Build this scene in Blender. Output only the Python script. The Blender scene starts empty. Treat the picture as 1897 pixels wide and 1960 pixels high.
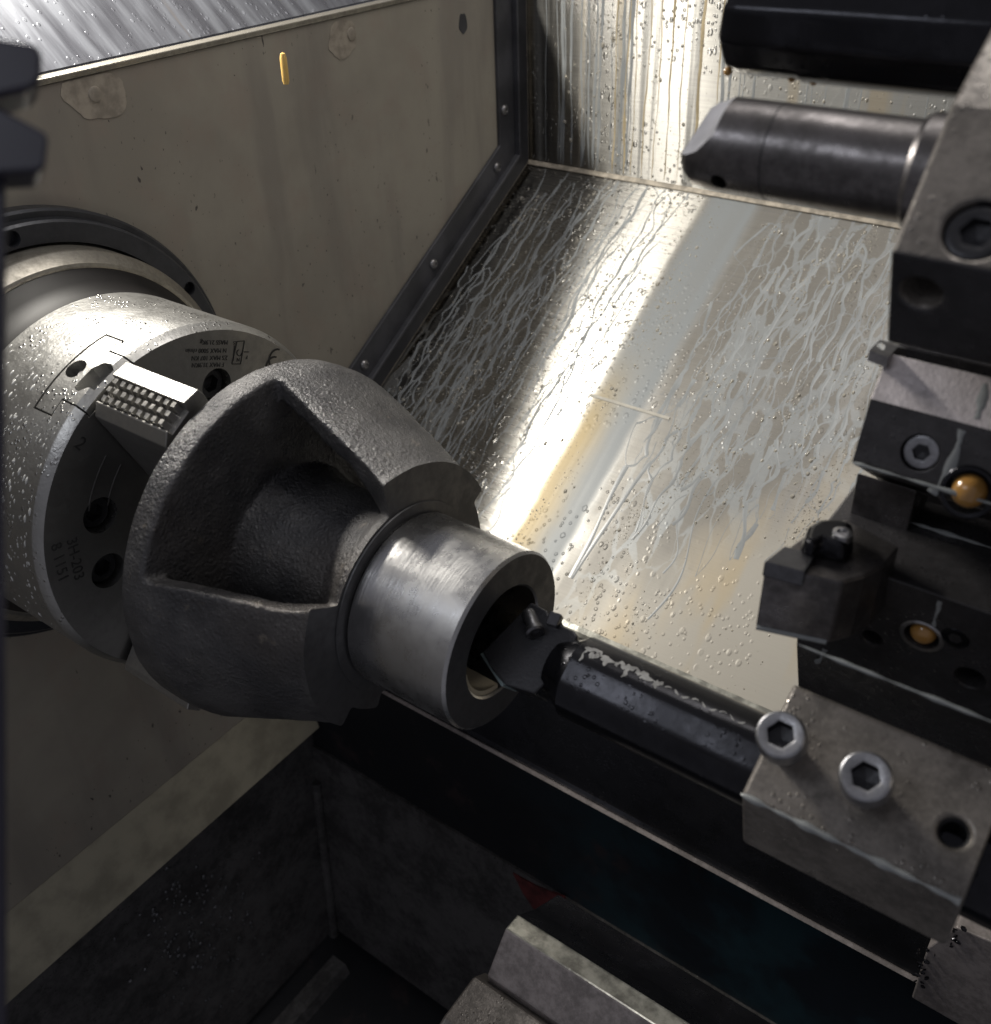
import bpy, bmesh, math, random
from mathutils import Vector, Matrix
R_ = math.radians
S = bpy.context.scene
COL = S.collection
random.seed(11)

# ------------------------------------------------------------------ camera
CAM = Vector((0.43337438, -0.28059312, 0.32438567))
AX = Vector((.8079, .3168, -.4969)); AY = Vector((.5884, -.4821, .6491)); AZ = Vector((-.0338, -.8168, -.5760))
FWD = Vector((AX.z, AY.z, AZ.z)).normalized()
UP = -Vector((AX.y, AY.y, AZ.y)); UP = (UP - FWD * UP.dot(FWD)).normalized()
RGT = FWD.cross(UP).normalized()
cd = bpy.data.cameras.new('camera'); cam = bpy.data.objects.new('camera', cd); COL.objects.link(cam)
cam.matrix_world = Matrix((RGT, UP, -FWD)).transposed().to_4x4(); cam.location = CAM
cd.sensor_fit = 'HORIZONTAL'; cd.sensor_width = 36; cd.lens = 36 * 1900 / 1897
cd.clip_start = 0.01; cd.clip_end = 50
cd.dof.use_dof = True; cd.dof.focus_distance = 0.60; cd.dof.aperture_fstop = 12
S.camera = cam

# ------------------------------------------------------------------ world, lamps, exposure
W = bpy.data.worlds.new('World'); S.world = W; W.use_nodes = True
W.node_tree.nodes['Background'].inputs[0].default_value = (.70, .70, .78, 1)
W.node_tree.nodes['Background'].inputs[1].default_value = .23
def area(name, loc, to, sx, sy, power, col=(1, 1, 1), spread=180, along=None):
    l = bpy.data.lights.new(name, 'AREA'); l.shape = 'RECTANGLE'; l.size = sx; l.size_y = sy
    l.energy = power; l.color = col; l.spread = R_(spread)
    o = bpy.data.objects.new(name, l); COL.objects.link(o)
    z = (Vector(loc) - Vector(to)).normalized()
    y = Vector(along or (0, 1, 0)); y = (y - z * y.dot(z)).normalized(); x = y.cross(z)
    o.matrix_world = Matrix((x, y, z)).transposed().to_4x4(); o.location = loc
    return o
area('work_lamp', (-.27, .10, .45), (.08, .22, -.08), .035, .20, 5.3, (1, .955, .87))
area('overhead_fill', (.22, .42, .95), (.18, .15, 0), .5, .4, 3.0, (1, .96, .92))  # added soft fill from above, no fixture there
area('door_daylight', (.0, -.46, .62), (.2, 0, .08), .14, .36, .55, (.88, .92, 1), along=(1, 0, 0))
S.view_settings.view_transform = 'Standard'; S.view_settings.look = 'None'
S.view_settings.exposure = 0; S.view_settings.gamma = 1
S.render.engine = 'CYCLES'
S.cycles.max_bounces = 6; S.cycles.diffuse_bounces = 3; S.cycles.glossy_bounces = 4; S.cycles.transmission_bounces = 3

# ------------------------------------------------------------------ pixel calibration (survey of the photograph)
FPX, CX, CY = 1900., 948.5, 980.
def ray(p): return ((RGT * ((p[0] - CX) / FPX)) - (UP * ((p[1] - CY) / FPX)) + FWD)
def onplane(p, o, n):
    d = ray(p); o = Vector(o); n = Vector(n); return CAM + d * ((o - CAM).dot(n) / d.dot(n))
def atx(p, x): return onplane(p, (x, 0, 0), (1, 0, 0))
def aty(p, y): return onplane(p, (0, y, 0), (0, 1, 0))
def atz(p, z): return onplane(p, (0, 0, z), (0, 0, 1))
def yz(p, x): q = atx(p, x); return (q.y, q.z)
U30 = Vector((0, math.cos(R_(30)), .5)); N30 = Vector((0, -.5, math.cos(R_(30))))   # slant of the bed

# ------------------------------------------------------------------ node helpers
class NT:
    def __init__(s, m): s.t = m.node_tree; s.n = s.t.nodes; s.l = s.t.links
    def new(s, typ, **kw):
        n = s.n.new(typ)
        for k, v in kw.items():
            if k.startswith('i_'):
                key = k[2:]; key = int(key) if key.isdigit() else key.replace('_', ' ')
                s.set(n.inputs[key], v)
            else: setattr(n, k, v)
        return n
    def set(s, sock, v):
        if hasattr(v, 'is_output'): s.l.new(v, sock)
        else:
            if isinstance(v, tuple) and len(v) == 3 and sock.type == 'RGBA': v = (*v, 1)
            sock.default_value = v
    def math(s, op, a, b=0., clamp=False, c=None):
        n = s.new('ShaderNodeMath', operation=op, use_clamp=clamp); s.set(n.inputs[0], a); s.set(n.inputs[1], b)
        if c is not None: s.set(n.inputs[2], c)
        return n.outputs[0]
    def mix(s, f, a, b):
        n = s.new('ShaderNodeMix', data_type='RGBA'); s.set(n.inputs[0], f); s.set(n.inputs[6], a); s.set(n.inputs[7], b); return n.outputs[2]
    def mixf(s, f, a, b):
        n = s.new('ShaderNodeMix', data_type='FLOAT'); s.set(n.inputs[0], f); s.set(n.inputs[2], a); s.set(n.inputs[3], b); return n.outputs[0]
    def ramp(s, v, a, b, c0=0., c1=1.):
        n = s.new('ShaderNodeMapRange', interpolation_type='SMOOTHSTEP'); s.set(n.inputs[0], v)
        s.set(n.inputs[1], a); s.set(n.inputs[2], b); s.set(n.inputs[3], c0); s.set(n.inputs[4], c1); return n.outputs[0]
    def coord(s, scale=(1, 1, 1), loc=(0, 0, 0), rot=(0, 0, 0), kind='Object'):
        t = s.new('ShaderNodeTexCoord'); m = s.new('ShaderNodeMapping'); s.l.new(t.outputs[kind], m.inputs[0])
        m.inputs['Scale'].default_value = scale; m.inputs['Location'].default_value = loc; m.inputs['Rotation'].default_value = rot
        return m.outputs[0]
    def noise(s, vec, scale, detail=3, rough=.55, dist=0.):
        n = s.new('ShaderNodeTexNoise'); s.l.new(vec, n.inputs['Vector']); n.inputs['Scale'].default_value = scale
        n.inputs['Detail'].default_value = detail; n.inputs['Roughness'].default_value = rough; n.inputs['Distortion'].default_value = dist
        return n.outputs[0]
    def voro(s, vec, scale, feature='F1', rnd=1.):
        n = s.new('ShaderNodeTexVoronoi', feature=feature); s.l.new(vec, n.inputs['Vector']); n.inputs['Scale'].default_value = scale
        n.inputs['Randomness'].default_value = rnd; return n.outputs['Distance']
    def bump(s, h, strength, dist, normal=None):
        n = s.new('ShaderNodeBump'); s.set(n.inputs['Height'], h); n.inputs['Strength'].default_value = strength; n.inputs['Distance'].default_value = dist
        if normal is not None: s.l.new(normal, n.inputs['Normal'])
        return n.outputs[0]
def mat(name):
    m = bpy.data.materials.new(name); m.use_nodes = True
    t = NT(m); return m, t, t.n['Principled BSDF']
def setp(t, b, **kw):
    for k, v in kw.items(): t.set(b.inputs[k.replace('_', ' ')], v)

def m_metal(name, base, rough, metallic=.9, mottle=.35, dark=None, nscale=40, bump=.25, bscale=700, drops=0., spots=0., aniso=0., brush=None):
    """general worked steel: cloudy oxide, fine grain bump, wet specks"""
    m, t, b = mat(name)
    v = t.coord()
    n1 = t.noise(v, nscale, 5, .65); n2 = t.noise(v, nscale * 6, 4, .7)
    f = t.ramp(t.math('ADD', t.math('MULTIPLY', n1, .6), t.math('MULTIPLY', n2, .4)), .38, .62)
    dk = dark or tuple(c * (1 - mottle) for c in base)
    col = t.mix(f, dk, base)
    if spots:
        sp = t.ramp(t.noise(v, 260, 3, .7), .66, .72); msk = t.ramp(t.noise(v, 18, 2), .5, .62)
        col = t.mix(t.math('MULTIPLY', t.math('MULTIPLY', sp, msk), spots), col, tuple(c * .25 for c in base))
    h = t.noise(v, bscale, 3, .6)
    if brush: h = t.noise(t.coord(scale=brush), 1., 4, .7)
    nr = t.bump(h, bump, .0006)
    if drops:
        d = t.voro(t.coord(scale=(1, 1, 1)), 330, 'F1'); dm = t.ramp(d, .34, .16); pm = t.ramp(t.noise(v, 45, 2), .48, .6)
        dd = t.math('MULTIPLY', dm, pm); nr = t.bump(dd, drops, .0012, nr)
        rr = t.mixf(dd, t.mixf(f, rough + .08, rough - .05), .06)
    else: rr = t.mixf(f, rough + .08, rough - .05)
    setp(t, b, Base_Color=col, Metallic=metallic, Roughness=rr, Normal=nr)
    if aniso: setp(t, b, Anisotropic=aniso); tg = t.new('ShaderNodeTangent', direction_type='RADIAL', axis='X'); t.l.new(tg.outputs[0], b.inputs['Tangent'])
    return m
def m_plain(name, base, rough, metallic=0., coat=0., bump=0., bscale=300, var=.15, trans=0., nscale=30):
    m, t, b = mat(name); v = t.coord()
    f = t.noise(v, nscale, 5, .6)
    col = t.mix(t.ramp(f, .35, .65), tuple(c * (1 - var) for c in base), tuple(min(1, c * (1 + var)) for c in base))
    setp(t, b, Base_Color=col, Metallic=metallic, Roughness=rough, Coat_Weight=coat)
    b.inputs['Coat Roughness'].default_value = .08
    if trans: b.inputs['Transmission Weight'].default_value = trans; b.inputs['IOR'].default_value = 1.35
    if bump: t.l.new(t.bump(t.noise(v, bscale, 3, .6), bump, .0006), b.inputs['Normal'])
    return m

# ------------------------------------------------------------------ mesh helpers
def link(name, bm, m, parent=None, smooth=0, bevel=0., seg=2, shade=40):
    me = bpy.data.meshes.new(name); bmesh.ops.recalc_face_normals(bm, faces=bm.faces[:]) if bm.faces else None
    bm.to_mesh(me); bm.free()
    o = bpy.data.objects.new(name, me); COL.objects.link(o)
    for mm in (m if isinstance(m, (list, tuple)) else [m]): me.materials.append(mm)
    if parent: o.parent = parent; o.matrix_parent_inverse = parent.matrix_basis.inverted()
    if bevel:
        b = o.modifiers.new('bevel', 'BEVEL'); b.width = bevel; b.segments = seg; b.limit_method = 'ANGLE'; b.angle_limit = R_(28); b.harden_normals = False
    if smooth:
        for p in me.polygons: p.use_smooth = True
        me.set_sharp_from_angle(angle=R_(shade))
    return o
def tag(o, label=None, cat=None, group=None, kind=None):
    if label: o['label'] = label
    if cat: o['category'] = cat
    if group: o['group'] = group
    if kind: o['kind'] = kind
    return o
def thing(name, loc, label, cat, group=None):
    o = bpy.data.objects.new(name, None); COL.objects.link(o); o.location = loc; o.empty_display_size = .02
    tag(o, label, cat, group); return o
def B(): return bmesh.new()
def prism(bm, prof, x0, x1):
    a = [bm.verts.new((x0, y, z)) for y, z in prof]; b = [bm.verts.new((x1, y, z)) for y, z in prof]; n = len(prof)
    bm.faces.new(a); bm.faces.new(b[::-1])
    for i in range(n): bm.faces.new((a[i], b[i], b[(i + 1) % n], a[(i + 1) % n]))
def hull(bm, top, bot):
    a = [bm.verts.new(p) for p in top]; b = [bm.verts.new(p) for p in bot]; n = len(a)
    bm.faces.new(a); bm.faces.new(b[::-1])
    for i in range(n): bm.faces.new((a[i], b[i], b[(i + 1) % n], a[(i + 1) % n]))
def lathe(bm, prof, seg=96, c=(0, 0), closed=False, a0=0, a1=360):
    """profile [(x, r)] turned round the X axis through (y, z) = c"""
    full = abs(a1 - a0) >= 360; ns = seg if full else seg + 1; rings = []
    for x, r in prof:
        rings.append([bm.verts.new((x, c[0] + r * math.cos(R_(a0 + (a1 - a0) * i / seg)), c[1] + r * math.sin(R_(a0 + (a1 - a0) * i / seg)))) for i in range(ns)])
    pr = list(zip(rings, rings[1:])) + ([(rings[-1], rings[0])] if closed else [])
    for p, q in pr:
        for i in range(seg):
            j = (i + 1) % ns; bm.faces.new((p[i], p[j], q[j], q[i]))
    if not closed:
        for rr, pf in ((rings[0], prof[0]), (rings[-1], prof[-1])):
            if pf[1] > 1e-6 and full: bm.faces.new(rr)
    return rings
def frame(n, hint=(1, 0, 0)):
    n = Vector(n).normalized(); x = Vector(hint); x = (x - n * x.dot(n))
    if x.length < 1e-4: x = Vector((0, 1, 0)); x = x - n * x.dot(n)
    x.normalize(); return x, n.cross(x), n
def cyl(bm, c, n, r, h0, h1, seg=32, r1=None, hint=(1, 0, 0)):
    x, y, n = frame(n, hint); c = Vector(c); r1 = r if r1 is None else r1
    a = [bm.verts.new(c + n * h0 + (x * math.cos(2 * math.pi * i / seg) + y * math.sin(2 * math.pi * i / seg)) * r) for i in range(seg)]
    b = [bm.verts.new(c + n * h1 + (x * math.cos(2 * math.pi * i / seg) + y * math.sin(2 * math.pi * i / seg)) * r1) for i in range(seg)]
    bm.faces.new(a[::-1]); bm.faces.new(b)
    for i in range(seg): j = (i + 1) % seg; bm.faces.new((a[i], a[j], b[j], b[i]))
def turned(bm, c, n, prof, seg=36, hint=(1, 0, 0)):
    """profile [(r, h)] turned round axis n at c"""
    x, y, n = frame(n, hint); c = Vector(c); rings = []
    for r, h in prof:
        rings.append([bm.verts.new(c + n * h + (x * math.cos(2 * math.pi * i / seg) + y * math.sin(2 * math.pi * i / seg)) * r) for i in range(seg)])
    for p, q in zip(rings, rings[1:]):
        for i in range(seg): j = (i + 1) % seg; bm.faces.new((p[i], p[j], q[j], q[i]))
    return rings
def cap_screw_bm(c, n, r, h, shank_r, shank_h, seg=36, socket=.56, depth=.6):
    """socket cap screw: c is where the head's underside is; hexagon recess in the head"""
    bm = B(); x, y, n = frame(n); c = Vector(c)
    def ring(rad, hh, hexa=False, k=1.):
        out = []
        for i in range(seg):
            a = 2 * math.pi * i / seg; q = rad
            if hexa: q = rad * math.cos(math.pi / 6) / math.cos((a % (math.pi / 3)) - math.pi / 6)
            out.append(bm.verts.new(c + n * hh + (x * math.cos(a) + y * math.sin(a)) * q))
        return out
    rs = [ring(shank_r, -shank_h), ring(shank_r, 0), ring(r * .94, 0), ring(r, h * .08), ring(r, h * .84), ring(r * .96, h * .95), ring(r * .88, h)]
    rs += [ring(r * (socket + .09), h), ring(r * socket * 1.03, h * .965, True), ring(r * socket, h * .9, True), ring(r * socket, h * (1 - depth), True), ring(.0001, h * (1 - depth) - r * .1)]
    bm.faces.new(rs[0][::-1])
    for p, q in zip(rs, rs[1:]):
        for i in range(seg): j = (i + 1) % seg; bm.faces.new((p[i], p[j], q[j], q[i]))
    return bm
def cap_screw(name, c, n, r, h, sr, sh, m, parent, socket=.56):
    o = link(name, cap_screw_bm(c, n, r, h, sr, sh, socket=socket), [m, M['blackox']], parent, smooth=1, shade=30)
    c = Vector(c); n = Vector(n).normalized()
    for f in o.data.polygons:
        d = f.center - c; hh = d.dot(n); rad = (d - n * hh).length
        if hh > 0 and rad < r * socket * .995 and hh < h * .93: f.material_index = 1  # shade inside the socket put into the colour
    return o
def cut(o, fn, op='DIFFERENCE'):
    """carve a pocket: boolean difference, applied"""
    bm = B(); fn(bm); bmesh.ops.recalc_face_normals(bm, faces=bm.faces[:])
    me = bpy.data.meshes.new('cutter'); bm.to_mesh(me); bm.free(); c = bpy.data.objects.new('cutter', me); COL.objects.link(c)
    md = o.modifiers.new('cut', 'BOOLEAN'); md.operation = op; md.object = c; md.solver = 'EXACT'
    o.modifiers.move(len(o.modifiers) - 1, 0)
    dg = bpy.context.evaluated_depsgraph_get()
    others = [mm for mm in o.modifiers if mm.name != 'cut']
    for mm in others: mm.show_viewport = False
    dg = bpy.context.evaluated_depsgraph_get(); dg.update()
    new = bpy.data.meshes.new_from_object(o.evaluated_get(dg)); 
    o.modifiers.remove(md); old = o.data; o.data = new; new.name = o.name
    for mm in others: mm.show_viewport = True
    bpy.data.objects.remove(c); return o
def resmooth(o, ang=35):
    for p in o.data.polygons: p.use_smooth = True
    o.data.set_sharp_from_angle(angle=R_(ang)); return o

# ------------------------------------------------------------------ materials
def m_brushed(name, kind):
    """stainless sheet ground across (along X), with dried and wet milky coolant film on it"""
    m, t, b = mat(name)
    uv = t.new('ShaderNodeUVMap'); uv.uv_map = 'UVMap'
    sp = t.new('ShaderNodeSeparateXYZ'); t.l.new(uv.outputs[0], sp.inputs[0]); x, s = sp.outputs[0], sp.outputs[1]
    def vec(sx, sy, ox=0, oy=0):
        mp = t.new('ShaderNodeMapping'); t.l.new(uv.outputs[0], mp.inputs[0]); mp.inputs['Scale'].default_value = (sx, sy, 1); mp.inputs['Location'].default_value = (ox, oy, 0); return mp.outputs[0]
    br = t.noise(vec(12, 1100), 1., 3, .7); br2 = t.noise(vec(5, 260), 1., 3, .6); cloud = t.noise(vec(9, 9), 1., 4, .6)
    sc = t.ramp(t.noise(vec(2.5, 420, 3, 1), 1., 2, .5), .62, .7)
    steel = t.mix(br, (.21, .206, .196), (.44, .428, .40))
    steel = t.mix(t.math('MULTIPLY', sc, .5), steel, (.25, .25, .26))
    rough = t.math('ADD', .22 if kind == 'slope' else .34, t.math('MULTIPLY', br2, .12))
    # film of milky coolant
    wob = t.math('MULTIPLY', t.math('SUBTRACT', t.noise(vec(14, 14), 1., 3, .6), .5), .05)
    warp = t.new('ShaderNodeVectorMath', operation='ADD'); t.l.new(vec(1, .36), warp.inputs[0])
    nz = t.new('ShaderNodeTexNoise'); t.l.new(vec(60, 22), nz.inputs['Vector']); nz.inputs['Scale'].default_value = 1; nz.inputs['Detail'].default_value = 3
    sv = t.new('ShaderNodeVectorMath', operation='SCALE'); t.l.new(nz.outputs['Color'], sv.inputs[0]); sv.inputs['Scale'].default_value = .014
    t.l.new(sv.outputs[0], warp.inputs[1])
    vd = t.new('ShaderNodeTexVoronoi', feature='DISTANCE_TO_EDGE'); t.l.new(warp.outputs[0], vd.inputs['Vector']); vd.inputs['Scale'].default_value = 62 if kind == 'slope' else 50
    edge = vd.outputs['Distance']
    thick = t.math('MULTIPLY', t.ramp(t.noise(vec(22, 7, 5, 2), 1., 3, .6), .34, .66), .17)
    net = t.ramp(t.math('SUBTRACT', edge, thick), .03, -.03)
    if kind == 'slope':
        xx = t.math('ADD', x, wob)
        region = t.math('MAXIMUM', t.ramp(xx, .10, .15), t.math('MULTIPLY', t.ramp(xx, -.03, -.075), t.ramp(s, .14, .24)))
        net = t.math('MULTIPLY', net, region)
        # the broad sheet of coolant that runs off the tool bar above
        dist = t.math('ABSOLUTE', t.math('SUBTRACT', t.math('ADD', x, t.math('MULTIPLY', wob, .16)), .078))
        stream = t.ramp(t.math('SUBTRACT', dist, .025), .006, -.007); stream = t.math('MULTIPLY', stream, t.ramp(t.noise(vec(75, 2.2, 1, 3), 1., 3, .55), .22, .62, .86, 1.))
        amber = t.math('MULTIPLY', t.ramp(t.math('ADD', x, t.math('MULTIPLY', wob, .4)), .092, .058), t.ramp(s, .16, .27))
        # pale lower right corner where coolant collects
        pale_area = t.ramp(t.math('ADD', t.math('ADD', t.math('MULTIPLY', x, 1.3), s), t.math('MULTIPLY', wob, 1.5)), .53, .66)
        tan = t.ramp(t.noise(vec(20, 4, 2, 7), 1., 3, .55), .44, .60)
        film = t.math('MAXIMUM', t.math('MULTIPLY', stream, .93), t.math('MULTIPLY', pale_area, .85))
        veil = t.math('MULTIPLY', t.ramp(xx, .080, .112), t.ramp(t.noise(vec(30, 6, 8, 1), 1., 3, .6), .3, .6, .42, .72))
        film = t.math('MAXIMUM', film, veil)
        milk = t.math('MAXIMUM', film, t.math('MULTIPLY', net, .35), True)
        mcol = t.mix(t.math('MULTIPLY', pale_area, tan), t.mix(pale_area, t.mix(t.math('MAXIMUM', net, stream), (.125, .115, .097), (.215, .232, .240)), (.37, .345, .295)), (.40, .325, .205)); mcol = t.mix(t.math('MULTIPLY', t.math('MULTIPLY', amber, stream), .95), mcol, (.34, .24, .075))
    else:
        st = t.ramp(t.noise(vec(55, 1.2), 1., 3, .55), .50, .66)
        rg = t.ramp(x, .05, .13)
        milk = t.math('MAXIMUM', t.math('MULTIPLY', st, .35), t.math('MULTIPLY', rg, .5))
        milk = t.math('MAXIMUM', milk, t.math('MULTIPLY', t.math('MULTIPLY', net, rg), .75), True)
        mcol = t.mix(t.ramp(t.noise(vec(40, 2, 1), 1., 2), .52, .62), (.30, .305, .295), (.38, .31, .20))
    h = t.math('ADD', t.math('MULTIPLY', br, .25), t.math('MULTIPLY', milk, .4))
    # fine spatter
    dr = t.ramp(t.voro(vec(1, .8), 210), .30, .12); dr2 = t.ramp(t.voro(vec(1, .7, 4), 95), .22, .10)
    wet = t.math('MULTIPLY', t.math('MAXIMUM', dr, dr2), t.ramp(t.noise(vec(13, 9, 9), 1., 3), .45, .56))
    h = t.math('ADD', h, t.math('MULTIPLY', wet, 2.2))
    nr = t.bump(h, .35, .0006)
    setp(t, b, Base_Color=t.mix(milk, steel, mcol), Metallic=t.math('SUBTRACT', 1., milk), Roughness=t.mixf(milk, rough, .5), Normal=nr,
         Anisotropic=t.math('MULTIPLY', t.math('SUBTRACT', 1., milk), 1.), Anisotropic_Rotation=.25)
    tg = t.new('ShaderNodeTangent', direction_type='UV_MAP'); tg.uv_map = 'UVMap'; t.l.new(tg.outputs[0], b.inputs['Tangent'])
    return m
M = {}
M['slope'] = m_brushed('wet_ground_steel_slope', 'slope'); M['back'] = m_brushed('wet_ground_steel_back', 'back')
def m_upper():
    m, t, b = mat('streaked_polished_steel')
    uv = t.new('ShaderNodeUVMap'); uv.uv_map = 'UVMap'
    def vec(sx, sy, ox=0): mp = t.new('ShaderNodeMapping'); t.l.new(uv.outputs[0], mp.inputs[0]); mp.inputs['Scale'].default_value = (sx, sy, 1); mp.inputs['Location'].default_value = (ox, 0, 0); return mp.outputs[0]
    a = t.ramp(t.noise(vec(70, 7), 1., 4, .6), .35, .68); rust = t.ramp(t.noise(vec(45, 3, 3), 1., 3, .6), .63, .72)
    col = t.mix(a, (.13, .132, .15), (.22, .23, .255)); col = t.mix(rust, col, (.20, .155, .11))
    d = t.voro(vec(1, .75), 210); ring = t.math('MULTIPLY', t.ramp(d, .26, .18), t.ramp(t.noise(vec(90, 60), 1., 2), .40, .5))
    setp(t, b, Base_Color=col, Metallic=.7, Roughness=t.mixf(a, .25, .42), Normal=t.bump(ring, .3, .0012), Coat_Weight=.2)
    return m
M['upper'] = m_upper()
def m_wall():
    m, t, b = mat('stained_beige_paint'); v = t.coord()
    n1 = t.noise(v, 6, 5, .6); n2 = t.noise(v, 28, 4, .6); run = t.noise(t.coord(scale=(1, 22, 3)), 1., 4, .6)
    col = t.mix(t.ramp(n1, .35, .65), (.275, .25, .208), (.355, .325, .268))
    col = t.mix(t.math('MULTIPLY', t.ramp(n2, .48, .68), .35), col, (.31, .25, .205))
    col = t.mix(t.math('MULTIPLY', t.ramp(run, .48, .70), .45), col, (.20, .18, .16))
    sp = t.math('MULTIPLY', t.math('MAXIMUM', t.ramp(t.noise(t.coord(scale=(1, 1, .6)), 300, 2, .6), .685, .72), t.ramp(t.noise(t.coord(scale=(1, 1, .5), loc=(3, 1, 2)), 150, 2, .6), .715, .74)), t.ramp(t.noise(v, 9, 3), .42, .56))
    col = t.mix(sp, col, (.07, .06, .055))
    setp(t, b, Base_Color=col, Roughness=t.mixf(n2, .38, .6), Normal=t.bump(t.noise(v, 260, 3), .08, .0006))
    return m
M['wall'] = m_wall()
M['lip'] = m_plain('worn_beige_lip', (.36, .33, .25), .45, bump=.1, var=.18)
M['patch'] = m_plain('bare_primer', (.325, .285, .232), .55, bump=.15, nscale=90, var=.22)
M['trim'] = m_plain('dark_painted_trim', (.055, .055, .062), .38, bump=.12, bscale=160, var=.3)
M['trim2'] = m_plain('black_rubber_channel', (.022, .022, .026), .45, var=.3)
M['gasket'] = m_plain('grimy_beige_seal', (.34, .30, .24), .5, bump=.2, var=.3, nscale=120)
M['screw'] = m_metal('zinc_screw', (.36, .35, .35), .35)
M['cast'] = None
def m_cast():
    m, t, b = mat('oiled_cast_iron'); v = t.coord()
    n = t.noise(v, 30, 4, .6)
    g = t.noise(v, 560, 4, .66); g2 = t.noise(v, 1500, 2, .6); pits = t.ramp(t.voro(v, 330), .5, .1)
    col = t.mix(t.ramp(n, .35, .65), (.066, .065, .068), (.125, .122, .122))
    pale = t.math('MULTIPLY', t.ramp(t.noise(v, 75, 5, .7), .60, .70), t.ramp(t.noise(v, 16, 2), .46, .60)); oil = t.ramp(t.noise(t.coord(loc=(1, 2, 3)), 13, 4, .6), .46, .60)
    col = t.mix(t.math('MULTIPLY', t.ramp(t.noise(v, 9, 3), .55, .7), .35), col, (.10, .084, .072)); col = t.mix(t.math('MULTIPLY', pale, .5), col, (.30, .26, .21))
    h = t.math('ADD', t.math('ADD', t.math('MULTIPLY', g, 1.), t.math('MULTIPLY', g2, .35)), t.math('MULTIPLY', pits, .3))
    setp(t, b, Base_Color=col, Metallic=.55, Roughness=t.math('SUBTRACT', t.mixf(g, .34, .52), t.math('MULTIPLY', oil, .16)), Normal=t.bump(h, .8, .0011))
    return m
M['cast'] = m_cast()
M['cutface'] = m_metal('dark_machined_iron', (.16, .16, .165), .42, .75, nscale=25, bump=.1)
M['turned'] = m_metal('turned_iron', (.54, .535, .53), .27, 1., mottle=.12, nscale=18, bump=.12, brush=(900, 25, 25), aniso=.6)
M['chuck'] = m_metal('ground_chuck_steel', (.44, .435, .42), .34, .95, mottle=.2, nscale=14, bump=.35, bscale=420, drops=.35, spots=.9)
M['chuckface'] = m_metal('chuck_face_steel', (.33, .325, .315), .40, .9, mottle=.2, nscale=30, bump=.12)
M['jaw'] = m_metal('jaw_steel', (.38, .37, .35), .36, .85, mottle=.22, nscale=45, bump=.15)
M['black'] = m_plain('black_void', (.012, .012, .014), .6)
M['blackox'] = m_metal('black_oxide', (.05, .05, .055), .34, .6, mottle=.4, nscale=40, bump=.2)
M['toolgrey'] = m_plain('tool_grey', (.20, .25, .25), .35, .3)
M['tooldark'] = m_metal('tool_black', (.045, .045, .05), .27, .5, mottle=.35, nscale=60, bump=.15)
M['facet'] = m_plain('ground_facet', (.36, .36, .39), .3, .4)
M['blackwet'] = m_metal('wet_black_steel', (.026, .026, .031), .17, .7, mottle=.4, nscale=20, bump=.12, bscale=120, drops=.12)
M['ring'] = m_metal('black_ring_steel', (.06, .062, .07), .36, .5, mottle=.3, nscale=25, bump=.12)
M['ringlight'] = m_metal('bare_ring_steel', (.45, .42, .36), .38, .85, mottle=.35, nscale=50, bump=.15)
M['grease'] = m_plain('greasy_black_cone', (.010, .009, .009), .5, .0)
M['grease'].node_tree.nodes['Principled BSDF'].inputs['Specular IOR Level'].default_value = .2
M['block'] = m_metal('oily_hardened_block', (.245, .222, .200), .38, .4, mottle=.5, nscale=48, bump=.25, drops=.3)
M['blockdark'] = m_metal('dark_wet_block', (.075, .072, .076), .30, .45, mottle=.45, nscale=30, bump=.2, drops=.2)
M['pink'] = m_metal('lit_face_block', (.62, .57, .58), .48, .25, mottle=.3, nscale=90, bump=.4, bscale=500)
M['barsteel'] = m_metal('brown_steel_bar', (.205, .192, .192), .31, .85, mottle=.55, nscale=32, bump=.15, bscale=200)
M['screwhead'] = m_metal('worn_cap_screw', (.42, .42, .44), .33, .95, mottle=.35, nscale=120, bump=.2)
M['screwdark'] = m_metal('dark_worn_screw', (.20, .20, .21), .3, .9, mottle=.3)
M['carbide'] = m_metal('carbide_insert', (.14, .14, .15), .2, .8)
M['amber'] = m_plain('amber_coolant', (.42, .22, .06), .12, .0, coat=.6)
M['drop'] = m_plain('amber_coolant_drip', (.80, .52, .16), .2, coat=.5, var=.1)
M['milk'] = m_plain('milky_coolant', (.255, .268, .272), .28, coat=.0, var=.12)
M['tanmilk'] = m_plain('tan_coolant', (.40, .33, .21), .3, coat=.0, var=.2)
M['pale_area'] = m_plain('tan_bore_sheen', (.42, .36, .26), .2, coat=.3)
M['seam'] = m_plain('pale_seam', (.40, .38, .33), .4)
M['residue'] = m_plain('grey_coolant_scum', (.20, .20, .20), .3, var=.3, nscale=150)
M['whitedrop'] = m_plain('milky_droplets', (.52, .52, .50), .25)
M['clear'] = m_plain('coolant_beads', (.50, .47, .40), .06, coat=.5, trans=.45)
M['trough'] = m_metal('dirty_trough_iron', (.135, .13, .13), .42, .25, mottle=.6, nscale=22, bump=.5, bscale=160, drops=.3)
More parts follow.
